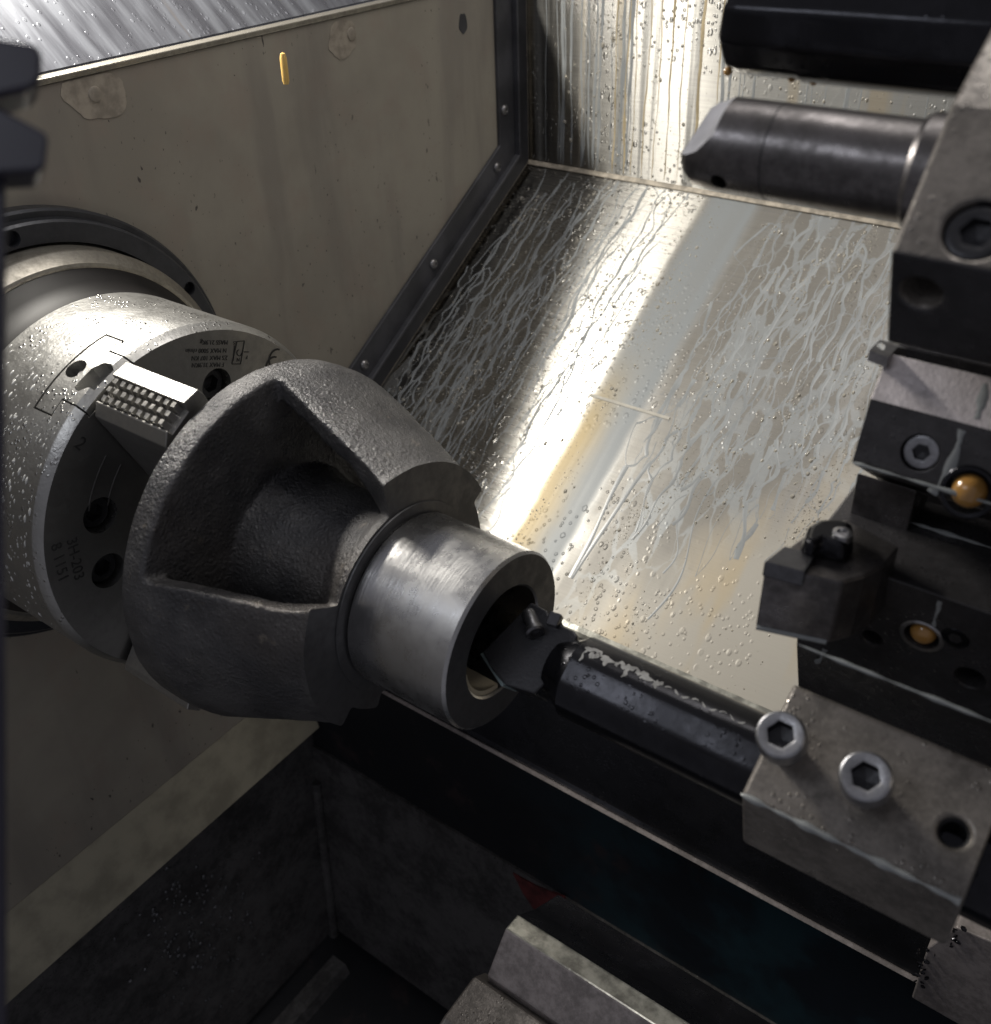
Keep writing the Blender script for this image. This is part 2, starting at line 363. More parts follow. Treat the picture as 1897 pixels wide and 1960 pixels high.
def m_teal():  # bluish haze put into the colour, sinking to near-black towards the left
    m, t, b = mat('dark_teal_haze'); v = t.coord(); n = t.noise(v, 7, 5, .65); n2 = t.noise(t.coord(loc=(2, 5, 1)), 16, 5, .7)
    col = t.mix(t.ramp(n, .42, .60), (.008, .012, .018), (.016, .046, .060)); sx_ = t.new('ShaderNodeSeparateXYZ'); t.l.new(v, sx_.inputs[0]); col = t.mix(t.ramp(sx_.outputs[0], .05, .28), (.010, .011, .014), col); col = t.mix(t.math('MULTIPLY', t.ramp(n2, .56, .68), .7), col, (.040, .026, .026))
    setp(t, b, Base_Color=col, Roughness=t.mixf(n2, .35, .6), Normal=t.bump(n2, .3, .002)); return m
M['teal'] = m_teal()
M['cover'] = m_metal('wet_dark_cover', (.05, .052, .062), .25, .6, mottle=.5, nscale=8, bump=.15, drops=.2)
M['guide'] = m_metal('stained_guideway', (.40, .36, .35), .42, .25, mottle=.45, nscale=40, bump=.2, spots=.7)
M['guidelight'] = m_plain('milk_wet_bevel', (.36, .355, .31), .2, .3, coat=.4, bump=.5, bscale=90, nscale=75, var=.45)
M['door'] = m_plain('near_black_blur', (.02, .018, .03), .4)
M['ink'] = m_plain('engraving_black', (.02, .02, .02), .6)
M['pin'] = m_plain('rust_paint', (.10, .02, .02), .6, nscale=60, var=.5)

# ------------------------------------------------------------------ setting: cabinet sheets
XW = -.15
def sheet(name, quad, m, thick, parent=None, nu=1, nv=1, uvs=None):
    """flat sheet with real thickness; quad = p00, p10, p11, p01; UV in metres"""
    bm = B(); P = [Vector(p) for p in quad]; n = (P[1] - P[0]).cross(P[3] - P[0]).normalized()
    a = [bm.verts.new(p) for p in P]; b = [bm.verts.new(p - n * thick) for p in P]
    bm.faces.new(a); bm.faces.new(b[::-1])
    for i in range(4): bm.faces.new((a[i], b[i], b[(i + 1) % 4], a[(i + 1) % 4]))
    uv = bm.loops.layers.uv.new('UVMap'); eu = (P[1] - P[0]).normalized(); ev = (P[3] - P[0]); ev = (ev - eu * ev.dot(eu)).normalized()
    for f in bm.faces:
        for l in f.loops:
            d = l.vert.co - P[0]; o = uvs or (0, 0); l[uv].uv = (d.dot(eu) + o[0], d.dot(ev) + o[1])
    return link(name, bm, m, parent)
YB, ZC, YS, ZS = .556, .0356, .1935, -.177
XR = 1.05
back = tag(sheet('back_panel', [(XW, YB, ZC), (XR, YB, ZC), (XR, YB, .9), (XW, YB, .9)], M['back'], .002, uvs=(XW, 0)),
           'upright brushed stainless sheet with coolant runs behind the tool bars', 'panel')
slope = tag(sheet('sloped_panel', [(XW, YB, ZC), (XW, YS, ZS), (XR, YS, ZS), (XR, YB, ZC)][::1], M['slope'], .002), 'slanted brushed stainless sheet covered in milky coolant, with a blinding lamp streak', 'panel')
# UV of the slope: u = X, v = distance down from the crease
me = slope.data; uvl = me.uv_layers['UVMap']
for lp in me.loops:
    c = me.vertices[lp.vertex_index].co; uvl.data[lp.index].uv = (c.x, math.hypot(YB - c.y, ZC - c.z))
SN = Vector((0, -(ZC - ZS), (YB - YS))).normalized(); SD = Vector((0, YS - YB, ZS - ZC)).normalized()
def onslope(x, s, h=0.): return Vector((x, YB, ZC)) + SD * s + SN * h
def onback(x, s, h=0.): return Vector((x, YB - h, .50 - s))
bm = B(); lx = [XW, XR]
prism(bm, [(YB - .0015, ZC + .0022), (YB - .0003, ZC + .003), (YB - .0003, ZC + .0012), (YB - .0035, ZC - .0008), (YB - .0036, ZC - .0001)], XW + .002, XR)
link('weld_bead', bm, M['gasket'], slope)
q = onslope(0, .228)
bm = B(); a = onslope(.0, .228, .0006); prism(bm, [(a.y, a.z), (a.y - .0018, a.z - .0010), (a.y - .0022, a.z - .0016), (a.y + .0005, a.z - .0006)], .05, .125)
link('seam', bm, M['seam'], slope)

# headstock panel
head = thing('headstock_panel', (XW, 0, -.42), 'stained beige painted upright panel the chuck sticks out of', 'panel')
bm = B(); y0 = -.75
prof = [(y0, .202), (.5095, .202), (.5095, .0595), (.135, -.1595), (.135, -.27), (.1605, -.352), (y0, -.352)]
vs = [bm.verts.new((XW, y, z)) for y, z in prof]; wv = [bm.verts.new((XW - .004, y, z)) for y, z in prof]
bm.faces.new(vs); bm.faces.new(wv[::-1]); n = len(vs)
for i in range(n): bm.faces.new((vs[i], wv[i], wv[(i + 1) % n], vs[(i + 1) % n]))
link('sheet', bm, M['wall'], head)
bm = B(); hull(bm, [(XW - .0002, y0, -.3525), (XW - .0002, .1605, -.3525), (XW + .010, .1605, -.425), (XW + .010, y0, -.425)], [(XW - .004, y0, -.3525), (XW - .004, .1605, -.3525), (XW + .006, .1605, -.425), (XW + .006, y0, -.425)])
link('bottom_lip', bm, M['lip'], head)
bm = B(); prism(bm, [(y0, .2025), (.5095, .2025), (.5095, .2062), (y0, .2062)], XW - .010, XW + .0015)
link('top_edge', bm, M['ringlight'], head, bevel=.0008)
def blotch(cy, cz, ry, rz, seed):
    rnd = random.Random(seed); bm = B(); vs = []; k = 34
    for i in range(k):
        a = 2 * math.pi * i / k; r = 1 + .13 * math.sin(2 * a + seed) + .06 * math.sin(5 * a + 2 * seed) + rnd.uniform(-.03, .03)
        vs.append(bm.verts.new((XW + .0004, cy + ry * r * math.cos(a), min(cz + rz * r * math.sin(a), .2015))))
    bm.faces.new(vs); r2 = bmesh.ops.extrude_face_region(bm, geom=bm.faces[:])
    for v in [e for e in r2['geom'] if isinstance(e, bmesh.types.BMVert)]: v.co.x -= .0012
    return bm
a = atx((182, 178), XW); b_ = atx((655, 75), XW); c_ = atx((886, 45), XW)
pa = link('scraped_patch', blotch(a.y, a.z, .021, .016, 3), M['patch'], head); pb = link('scraped_patch', blotch(b_.y, b_.z, .017, .012, 5), M['patch'], head)
link('dent', blotch(c_.y, c_.z, .005, .009, 8), M['trim'], head)
for pp, par in ((atx((181, 180), XW), pa), (atx((672, 65), XW), pb)):
    bm = B(); turned(bm, (XW, pp.y, pp.z), (1, 0, 0), [(.0001, .0016), (.0034, .0016), (.0044, .0012), (.0048, .0003)], 24); link('plug', bm, M['patch'], par, smooth=1)

# steel deck that falls back from the panel's top edge
up = tag(sheet('deck_plate', [(XW - .011, .62, .206), (XW - .011, -.75, .206), (XW - .34, -.75, .50), (XW - .34, .62, .50)], M['upper'], .002),
         'bluish streaky steel sheet with water marks above the beige panel', 'panel')

# corner angle strip along the headstock panel
ct = thing('corner_trim', (XW, .53, .0), 'black angle strip with screws in the corner between beige panel and steel sheets', 'trim')
def strip(name, w0, w1, x1, m, x0=XW):
    """band that follows the crease; w = distance from the steel sheets"""
    def pts(w):
        k = math.tan(R_(30.35)); c = math.cos(R_(30.35))
        yv = YB - w; zi = ZC - (YB - yv) * k + w / c
        ye = .10; ze = ZC - (YB - ye) * k + w / c
        return [(yv, .62), (yv, zi), (ye, ze)]
    a, b = pts(w1), pts(w0); bm = B()
    for i in range(2):
        q = [a[i], b[i], b[i + 1], a[i + 1]]
        lo = [bm.verts.new((x0, *p)) for p in q]; hi = [bm.verts.new((x1, *p)) for p in q]
        for idx in ((0, 1, 2, 3),): bm.faces.new([hi[j] for j in idx]); bm.faces.new([lo[j] for j in idx][::-1])
        for j in range(4):
            if (i == 0 and j == 2) or (i == 1 and j == 0): continue
            bm.faces.new((lo[j], lo[(j + 1) % 4], hi[(j + 1) % 4], hi[j]))
    bmesh.ops.remove_doubles(bm, verts=bm.verts[:], dist=1e-5)
    return link(name, bm, m, ct, bevel=.0006)
strip('flange', .0235, .0475, XW + .0035, M['trim']); strip('channel', .006, .0230, XW + .0075, M['trim2']); strip('seal', .0012, .0055, XW + .0045, M['gasket'])
strip('channel_lip', .0206, .0234, XW + .0090, M['trim'])
for p in ((965, 210), (951, 320), (829, 505), (697, 698)):
    c = atx(p, XW + .0035); bm = B()
    turned(bm, c, (1, 0, 0), [(.0046, -.0005), (.0046, .0012), (.0036, .0026), (.0022, .0031), (.0020, .0022), (.0001, .0020)], 24); link('screw', bm, M['screw'], ct, smooth=1)

# ------------------------------------------------------------------ trough and bed under the work
XL = -.17
cn0, cn1 = (.1476, -.787), (.170, -.480)
tr = thing('chip_trough', (.1, 0, -.80), 'dark dirty iron trough below the chuck', 'trough')
bm = B(); yf = -.6; hull(bm, [(XL, cn0[0], cn0[1]), (XL, .20, -.42), (XL, yf, -.42), (XL, yf, -.80)], [(XL - .02, cn0[0], cn0[1]), (XL - .02, .20, -.42), (XL - .02, yf, -.42), (XL - .02, yf, -.80)])
link('end_wall', bm, M['trough'], tr)
bm = B(); prism(bm, [cn1, (cn0[0], cn0[1]), (cn0[0] + .05, -.80), (.24, -.48)], XL - .02, 1.0); bmesh.ops.subdivide_edges(bm, edges=bm.edges[:], cuts=6, use_grid_fill=True)
link('side_wall', bm, M['trough'], tr)
bm = B(); cyl(bm, (XL + .002, .1635, -.53), Vector((0, cn0[0] - .170, -.30)), .006, -.0, .265, 12); link('corner_weld', bm, M['trough'], tr, smooth=1)
bm = B(); prism(bm, [(cn1[0] - .003, cn1[1] - .006), (cn1[0] - .0015, cn1[1] - .028), (cn1[0] + .001, cn1[1] - .028), (cn1[0] + .001, cn1[1] - .006)], -.03, .075); 
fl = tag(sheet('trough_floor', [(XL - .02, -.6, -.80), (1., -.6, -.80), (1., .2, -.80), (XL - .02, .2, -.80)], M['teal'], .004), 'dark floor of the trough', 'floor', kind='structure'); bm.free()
bm = B(); hull(bm, [(-.145, .12, -.785), (-.125, .12, -.785), (-.125, -.30, -.785), (-.145, -.30, -.785)], [(-.150, .12, -.7995), (-.120, .12, -.7995), (-.120, -.30, -.7995), (-.150, -.30, -.7995)])
link('floor_rib', bm, M['trough'], tr)
a = aty((1650 / 1., 1.), .16)
k5 = lambda x, y: ((900 + x * .58) / 1.594, (2024 + y * .58) / 1.594)
bm = B(); rnd = random.Random(12)
for i in range(150):
    p = (rnd.gauss(375, 62), rnd.gauss(1775, 62)); c = atx(p, XL + .0005)
    if p[1] < 1590: continue
    bmesh.ops.create_icosphere(bm, subdivisions=1, radius=rnd.uniform(.0008, .0026), matrix=Matrix.Translation(c) @ Matrix.Diagonal((.5, 1, rnd.uniform(.8, 1.6), 1)))
tag(link('wet_glint_specks', bm, M['screwhead'], tr, smooth=1), kind='stuff')  # bright wet specks put in for the glints on the end wall
# paint remains on the side wall
def wallpatch(pts, m, name):
    bm = B(); d = Vector((0, cn1[0] - cn0[0], cn1[1] - cn0[1])).normalized(); nn = Vector((0, -d.z, d.y)); nn = nn if nn.y < 0 else -nn
    vs = []
    for p in pts: q = onplane(p, (0, cn0[0], cn0[1]), nn); vs.append(bm.verts.new(q + nn * .0012))
    bm.faces.new(vs); r2 = bmesh.ops.extrude_face_region(bm, geom=bm.faces[:])
    for v in [e for e in r2['geom'] if isinstance(e, bmesh.types.BMVert)]: v.co -= nn * .002
    link(name, bm, m, tr)
wallpatch([k5(*p) for p in [(1150, 1100), (1270, 1165), (1420, 1225), (1430, 1260), (1380, 1330), (1330, 1330), (1260, 1290), (1200, 1200)]], M['pin'], 'red_paint')
bed = thing('bed_cover', (.4, .18, -.33), 'dark wet way cover running below the sloped steel sheet', 'cover')
bm = B(); prism(bm, [(YS - .001, ZS - .004), (YS - .006, ZS - .010), (.178, -.215), (.172, -.322), (.170, -.328), (.176, -.330), (.22, -.21), (YS + .002, ZS - .006)], XL, 1.0); link('face', bm, M['cover'], bed, bevel=.001)
bm = B(); prism(bm, [(.1685, -.3262), (.1665, -.3285), (.1695, -.3310), (.1745, -.3310)], XL, 1.0); link('edge', bm, M['guide'], bed)
bm = B(); prism(bm, [(YS + .0035, ZS + .0026), (YS - .001, ZS + .0004), (YS - .003, ZS - .002), (YS - .003, ZS - .006), (YS + .0035, ZS + .0014)], XW + .01, XR); link('rounded_lip', bm, M['guidelight'], bed, bevel=.001)
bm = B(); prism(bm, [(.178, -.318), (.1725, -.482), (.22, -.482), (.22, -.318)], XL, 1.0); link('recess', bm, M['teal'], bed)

gw = thing('guide_block', (.35, .0, -.45), 'stepped iron block with a pale wet sloping edge, bottom foreground', 'block')
pf = [yz(k5(*p), .20) for p in [(1260, 1290), (1170, 1320), (1105, 1395), (1010, 1640), (990, 1680), (830, 1897)]]
P0, P1, P2, P3, P4, P5 = pf
bm = B(); prism(bm, [P1, P2, P3, (P3[0] + .01, P3[1] - .10), (P0[0] + .03, P3[1] - .10), (P0[0] + .03, P0[1] - .02), P0], .2, .62); b1 = link('upper_rail', bm, [M['guide'], M['guidelight'], M['cover']], gw, bevel=.0012)
for f in b1.data.polygons:
    if abs(f.normal.x) < .3:
        cc = f.center
        if abs(cc.y - (P1[0] + P2[0]) / 2) < .002 and f.normal.z > 0: f.material_index = 1
        elif f.center.y > P1[0] and f.normal.z > 0: f.material_index = 2
bm = B(); prism(bm, [P4, P5, (P5[0] - .05, P5[1] - .02), (P5[0] - .05, P5[1] - .12), (P4[0] + .012, P5[1] - .12), (P4[0] + .012, P4[1] - .012)], .192, .62); link('lower_step', bm, M['block'], gw, bevel=.0015)

# ------------------------------------------------------------------ spindle nose and chuck
sn = thing('spindle_flange', (XW, 0, 0), 'large black ring round the spindle behind the chuck', 'flange')
bm = B(); lathe(bm, [(XW, .144), (-.139, .144), (-.137, .1425), (-.137, .139), (-.1315, .1385), (-.130, .137), (-.129, .1255), (-.135, .124), (-.135, .04)], 128); o = link('cover_ring', bm, M['ring'], sn, smooth=1, shade=30)
bm = B(); lathe(bm, [(-.136, .1236), (-.1165, .1234), (-.1147, .1226), (-.1080, .1168), (-.1072, .1150), (-.1085, .06)], 128); link('adapter', bm, M['ringlight'], sn, smooth=1, shade=25)
bm = B(); lathe(bm, [(-.1085, .1145), (-.1045, .1130), (-.098, .1085), (-.090, .1045), (-.081, .1035), (-.0805, .05)], 128); link('grease_cone', bm, M['grease'], sn, smooth=1)
hp = atx((26, 465), -.130)
for dx in (0,):
    rr = math.hypot(hp.y, hp.z); aa = math.atan2(hp.z, hp.y)
    for k in range(6):
        a = aa + k * math.pi / 3; c = Vector((-.1296, .1315 * math.cos(a), .1315 * math.sin(a)))
        cut(o, lambda bm, c=c: cyl(bm, c, (1, 0, 0), .0048, -.006, .01, 24))
resmooth(o, 30)

ck = thing('chuck', (0, 0, 0), 'silver three jaw lathe chuck with droplets on its rim, gripping the casting', 'chuck')
bm = B(); lathe(bm, [(-.080, .09), (-.080, .1035), (-.0785, .105), (-.001, .105), (0, .1048), (.0045, .1015), (.0045, .032), (-.03, .032)], 160)
body = link('body', bm, [M['chuck'], M['chuckface']], ck)
JA = [112.5, 229.0, 352.5]
def rv(a): return Vector((0, math.cos(R_(a)), math.sin(R_(a))))
def tv(a): return Vector((0, math.sin(R_(a)), -math.cos(R_(a))))
for a in JA:       # face bolts either side of each jaw
    for d in (44, -44):
        c = Vector((.0045, 0, 0)) + rv(a - d) * .0695
        cut(body, lambda bm, c=c: cyl(bm, c, (1, 0, 0), .0102, -.014, .01, 32))
for a in JA[:1]:   # T slot of the master jaw, seen from the rim
    r, tt = rv(a), tv(a)
    def slab(bm, x0, x1, t0, t1, r0=.0962, r1=.12):
        pts = [(x0, t0), (x1, t0), (x1, t1), (x0, t1)]
        hull(bm, [Vector((x, 0, 0)) + tt * q + r * r1 for x, q in pts], [Vector((x, 0, 0)) + tt * q + r * r0 for x, q in pts])
    cut(body, lambda bm: slab(bm, -.0275, -.0115, -.0275, .0275))
    cut(body, lambda bm: slab(bm, -.0120, .02, -.0182, .0182))
for f in body.data.polygons: f.material_index = 1 if (f.center.x > .0042 and abs(f.normal.x) > .9) else 0
resmooth(body, 32)
BLT = []
for a in JA:
    for d in (44, -44):
        c = Vector((.0045, 0, 0)) + rv(a - d) * .0695
        cap_screw('bolt', c + Vector((-.0135, 0, 0)), (1, 0, 0), .0088, .0085, .005, .0003, M['blackox'], ck, socket=.6)
def jaw(a, full=True):
    r, tt = rv(a), tv(a)
    def P(x, q, h): return Vector((x, 0, 0)) + tt * q + r * h
    # master jaw sliding in the T slot
    prof = [(-.0264, .0264), (-.0126, .0264), (-.0126, .0171), (.0044, .0171), (.0044, -.0171), (-.0126, -.0171), (-.0126, -.0264), (-.0264, -.0264)]
    bm = B(); hull(bm, [P(x, q, .12) for x, q in prof], [P(x, q, .0955) for x, q in prof])
    m_o = link('master_jaw', bm, M['chuck'], ck)
    cut(m_o, lambda bm: lathe(bm, [(-.06, .1047), (-.0005, .1047), (.0042, .1016), (.0042, .05), (-.06, .05)], 160, closed=True), 'INTERSECT')
    cut(m_o, lambda bm: cyl(bm, P(-.0200, .0005, .10), r, .0060, -.003, .02, 28))
    sl_ = [(-.0105, -.0095), (-.0062, -.0105), (-.0020, -.0065), (.0016, -.0060), (.0016, .0085), (-.0015, .0108), (-.0070, .0098), (-.0105, .0040)]
    cut(m_o, lambda bm: hull(bm, [P(x, q, .12) for x, q in sl_], [P(x, q, .0972) for x, q in sl_]))
    resmooth(m_o, 30)
    bm = B(); turned(bm, P(-.0195, .0008, .0985), r, [(.0001, .0022), (.0022, .0022), (.0027, .0014), (.0027, -.001)], 20); link('pin', bm, M['screw'], m_o, smooth=1)
    # top jaw
    x0, x1 = .0072, .0625
    top = [(.0155, .1015), (.0145, .1052), (.0044, .1062), (.0038, .1008), (-.0095, .0988), (-.0102, .1022), (-.0112, .1018), (-.0162, .0965), (-.0155, .045), (.0155, .045)]
    bm = B()
    lo = [bm.verts.new(P(x0, q, h)) for q, h in top]; hi = [bm.verts.new(P(x1, q, h)) for q, h in top]; n = len(top)
    bm.faces.new(lo); bm.faces.new(hi[::-1])
    for i in range(n): bm.faces.new((lo[i], lo[(i + 1) % n], hi[(i + 1) % n], hi[i]))
    j = link('top_jaw', bm, M['jaw'], ck, bevel=.0004, seg=1)
    if full:
        cut(j, lambda bm: cyl(bm, P(.0625, .0035, .083), (1, 0, 0), .0108, -.03, .01, 40))
        bm = B(); cyl(bm, P(.052, .0035, .083), (1, 0, 0), .0107, -.014, -.012, 40); cap_screw('bolt', P(.036, .0035, .083), (1, 0, 0), .0092, .009, .005, .0003, M['blackox'], j, socket=.6); bm.free()
        # gripping teeth, three rows of eight
        bm = B()
        for row, (qc, hb) in enumerate([(.0020, .1024), (-.0030, .1018), (-.0080, .1008)]):
            for k in range(9):
                xc = .0125 + k * .0056 + .0001 * math.sin(k * 3 + row); jt = .0003 * math.sin(k * 5.1 + row * 2.3); s0, s1 = .0021, .00135
                bo = [P(xc - s0, qc - s0, hb - .003), P(xc + s0, qc - s0, hb - .003), P(xc + s0, qc + s0, hb - .003), P(xc - s0, qc + s0, hb - .003)]
                tp = [P(xc - s1, qc - s1, hb + .0032 + jt), P(xc + s1, qc - s1, hb + .0032 + jt), P(xc + s1, qc + s1, hb + .0036 + jt), P(xc - s1, qc + s1, hb + .0036)]
                hull(bm, tp, bo)
        link('teeth', bm, M['jaw'], j)
    return j
for i, a in enumerate(JA): jaw(a, i < 2)

# engraving on the chuck face
def text(body_, size, pos, right, upv, name='engraving', parent=ck, m=None, depth=.00015):
    right = Vector(right).normalized(); upv = Vector(upv); upv = (upv - right * upv.dot(right)).normalized(); n = right.cross(upv)
    cu = bpy.data.curves.new(name, 'FONT'); cu.body = body_; cu.size = size; cu.align_x = 'CENTER'; cu.align_y = 'CENTER'; cu.extrude = depth
    t = bpy.data.objects.new(name, cu); COL.objects.link(t); dg = bpy.context.evaluated_depsgraph_get(); dg.update()
    me = bpy.data.meshes.new_from_object(t.evaluated_get(dg)); bpy.data.objects.remove(t)
    mw = Matrix((right, upv, n)).transposed().to_4x4(); mw.translation = Vector(pos)
    me.transform(mw); me.materials.append(m or M['ink'])
    o = bpy.data.objects.new(name, me); COL.objects.link(o)
    if parent: o.parent = parent; o.matrix_parent_inverse = parent.matrix_basis.inverted()
    return o
k1 = lambda x, y: (x * .5272 / 1.594, (500 + y * .5272) / 1.594)
XF = .0046
def onface(x, y): return atx(k1(x, y), XF)
rt = onface(1090, 1150) - onface(1310, 1145)
for txt, (x, y) in (('F MAX 31.9KN', (1205, 1162)), ('ΣS MAX 107 KN', (1215, 1122)), ('N MAX 5000 r/min', (1195, 1080)), ('MASS 21.9Kg', (1240, 1032))):
    w = (onface(1085, y) - onface(1320, y)).length
    text(txt, .0036, onface(x, y), rt, (0, .02, -1))
bm = B()
def line(bm, pts, w=.0005):
    for a, b in zip(pts, pts[1:]):
        d = (b - a).normalized(); s = Vector((1, 0, 0)).cross(d) * w / 2; e = Vector((.0002, 0, 0))
        hull(bm, [a - s + e, b - s + e, b + s + e, a + s + e], [a - s - e, b - s - e, b + s - e, a + s - e])
def fl_(*p): return [onface(*q) for q in p]
line(bm, fl_((1372, 1028), (1415, 1024), (1392, 1158), (1342, 1158), (1372, 1028))); line(bm, fl_((1440, 1088), (1412, 1088))); line(bm, fl_((1358, 1050), (1350, 1140)))
line(bm, [onface(1385 + 14 * math.cos(a), 1093 + 18 * math.sin(a)) for a in [i * .5 for i in range(10)]])
link('engraving', bm, M['ink'], ck)
text('N', .0030, onface(1379, 1132), rt, (0, .02, -1)); text('F', .0030, onface(1428, 1118), rt, (0, .02, -1)); text('ΣS', .0026, onface(1362, 1035), rt, (0, .02, -1))
bm = B(); r0 = onface(1600, 1125)
for cxx, e in (((1600, 1128), 0), ((1582, 1172), 1)):
    c = onface(*cxx); pts = [c + (tv(43.) * math.cos(a) + rv(43.) * math.sin(a)) * .0058 for a in [R_(100 + i * 17) for i in range(11)]]
    line(bm, pts, .0011)
link('engraving', bm, M['ink'], ck)
k2 = lambda x, y: (x * .5272 / 1.594, (1300 + y * .5272) / 1.594)
text('3H-203', .0085, atx(k2(435, 770), XF), atx(k2(460, 920), XF) - atx(k2(400, 620), XF), (0, 1, .3)); text('8 1151', .0085, atx(k2(345, 790), XF), atx(k2(390, 930), XF) - atx(k2(330, 660), XF), (0, 1, .3))
text('2', .010, atx(k1(465, 1620), XF), (0, .5, -1), (0, .9, .6)); 
bm = B()
for r_, a0, a1 in ((.077, 131, 154), (.066, 132, 152)):
    line(bm, [Vector((XF, r_ * math.cos(R_(a)), r_ * math.sin(R_(a)))) for a in [a0 + (a1 - a0) * i / 12 for i in range(13)]], .0007)
link('scribed_arc', bm, M['screw'], ck)

bm = B(); rnd = random.Random(31)
for i in range(620):
    x = rnd.uniform(-.077, -.003); a = rnd.gauss(142, 20) if i < 480 else rnd.uniform(95, 200)
    if abs((a - 112.5)) < 16 and x > -.03: continue
    r = min(.0011, .00024 + rnd.expovariate(1 / .00022)); nn, tt = rv(a), tv(a); c = Vector((x, 0, 0)) + nn * .105
    top = bm.verts.new(c + nn * r * .45); ring = [bm.verts.new(c + Vector((r * .8 * math.cos(k), 0, 0)) + tt * r * 2.1 * math.sin(k) - nn * .00005) for k in [j * math.pi / 4 for j in range(8)]]
    mid = [bm.verts.new(c + Vector((r * .52 * math.cos(k), 0, 0)) + tt * r * 1.35 * math.sin(k) + nn * r * .33) for k in [j * math.pi / 4 for j in range(8)]]
    for k in range(8): bm.faces.new((ring[k], ring[(k + 1) % 8], mid[(k + 1) % 8], mid[k])); bm.faces.new((mid[k], mid[(k + 1) % 8], top))
tag(link('rim_droplets', bm, M['whitedrop'], ck, smooth=1), kind='stuff')
# ------------------------------------------------------------------ casting held in the chuck
wp = thing('casting', (.064, 0, 0), 'dark rough cast iron bell with window openings, clamped in the chuck', 'casting')
def arms_bm():
    bm = B()
    lathe(bm, [(.062, .1005), (.078, .1005), (.081, .0995), (.081, .02), (.062, .02)], 180, closed=True)
    arms = [((14, 86), (27, 94)), ((158, 226), (153, 216)), ((290, 350), (284, 356))]
    for a0_, a1_, r_ in ((-6, 30, .0630), (212, 240, .0615)):
        lathe(bm, [(.146, .050), (.150, .0575), (.155, r_), (.168, r_), (.168, .048)], 24, closed=True, a0=a0_, a1=a1_)
        for aa in (a0_, a1_):
            q = [bm.verts.new((x, r * math.cos(R_(aa)), r * math.sin(R_(aa)))) for x, r in [(.146, .050), (.150, .0575), (.155, r_), (.168, r_), (.168, .048)]]; bm.faces.new(q)
        bmesh.ops.remove_doubles(bm, verts=bm.verts[:], dist=1e-6)
    for (a0, a1), (b0, b1) in arms:
        nx, na = 14, 26; grid = []
        for i in range(nx + 1):
            t = i / nx; x = .072 + (.168 - .072) * t
            ro = .1003 if x < .083 else max(.1003 - .385 * (x - .083), .066)
            if x > .15: ro = max(ro, .0715)
            ri = ro - (.012 if x < .135 else .012 + (x - .135) * .7)
            k = max(0, (x - .08) / .085); s0 = a0 + (b0 - a0) * k; s1 = a1 + (b1 - a1) * k
            if x > .142: f = (x - .142) / .02; s0 -= 4 * f * f; s1 += 3 * f * f
            for rr in (ro, ri):
                grid.append([bm.verts.new((x, rr * math.cos(R_(s0 + (s1 - s0) * j / na)), rr * math.sin(R_(s0 + (s1 - s0) * j / na)))) for j in range(na + 1)])
        for i in range(nx):
            o0, i0, o1, i1 = grid[2 * i], grid[2 * i + 1], grid[2 * i + 2], grid[2 * i + 3]
            for j in range(na):
                bm.faces.new((o0[j], o0[j + 1], o1[j + 1], o1[j])); bm.faces.new((i0[j], i1[j], i1[j + 1], i0[j + 1]))
            bm.faces.new((o0[0], o1[0], i1[0], i0[0])); bm.faces.new((o0[na], i0[na], i1[na], o1[na]))
        for j in range(na):
            bm.faces.new((grid[0][j], grid[1][j], grid[1][j + 1], grid[0][j + 1])); bm.faces.new((grid[-2][j], grid[-2][j + 1], grid[-1][j + 1], grid[-1][j]))
    lathe(bm, [(.070, .048), (.083, .0465), (.095, .0435), (.125, .0425), (.140, .0435), (.150, .0485), (.156, .0525), (.168, .0535), (.168, .031), (.070, .031)], 140, closed=True)
    return bm
o = link('body', arms_bm(), [M['cast'], M['cutface']], wp)
rm = o.modifiers.new('remesh', 'REMESH'); rm.mode = 'VOXEL'; rm.voxel_size = .0013
sm = o.modifiers.new('smooth', 'SMOOTH'); sm.factor = .5; sm.iterations = 3
dg = bpy.context.evaluated_depsgraph_get(); dg.update(); me = bpy.data.meshes.new_from_object(o.evaluated_get(dg)); o.modifiers.clear()
bm = B(); bm.from_mesh(me)
from mathutils import noise as mn
for v in bm.verts:
    d = mn.noise(v.co * 55) * .0006 + mn.noise(v.co * 260) * .00016
    v.co += v.normal * d
for xx, nrm in ((.1595, 1), (.0672, -1)):
    g = bm.verts[:] + bm.edges[:] + bm.faces[:]
    r2 = bmesh.ops.bisect_plane(bm, geom=g, plane_co=(xx, 0, 0), plane_no=(nrm, 0, 0), clear_outer=True)
    ed = [e for e in r2['geom_cut'] if isinstance(e, bmesh.types.BMEdge)]
    bmesh.ops.triangle_fill(bm, edges=ed, use_beauty=True, normal=(nrm, 0, 0))
bm.to_mesh(me); bm.free(); o.data = me; me.name = 'body'
me.materials.clear(); me.materials.append(M['cast']); me.materials.append(M['cutface'])
for f in me.polygons:
    f.material_index = 1 if abs(f.normal.x) > .98 and (f.center.x > .1588 or f.center.x < .068) else 0; f.use_smooth = True
me.set_sharp_from_angle(angle=R_(50))
bm = B(); RB = .0285
lathe(bm, [(.150, .0440), (.1612, .0440), (.1618, .0458), (.2188, .0458), (.2203, .0446), (.2203, RB + .001), (.2195, RB), (.11, RB), (.11, .040)], 160, closed=True)
h = link('machined_hub', bm, [M['turned'], M['cutface']], wp, smooth=1, shade=25)
for f in h.data.polygons: f.material_index = 1 if abs(f.normal.x) > .9 and f.center.x > .2 else 0
bm = B(); lathe(bm, [(.1597, .0515), (.1604, .0513), (.1604, .0448), (.1590, .0448)], 140, closed=True); link('shoulder_ring', bm, M['cutface'], wp, smooth=1, shade=25)
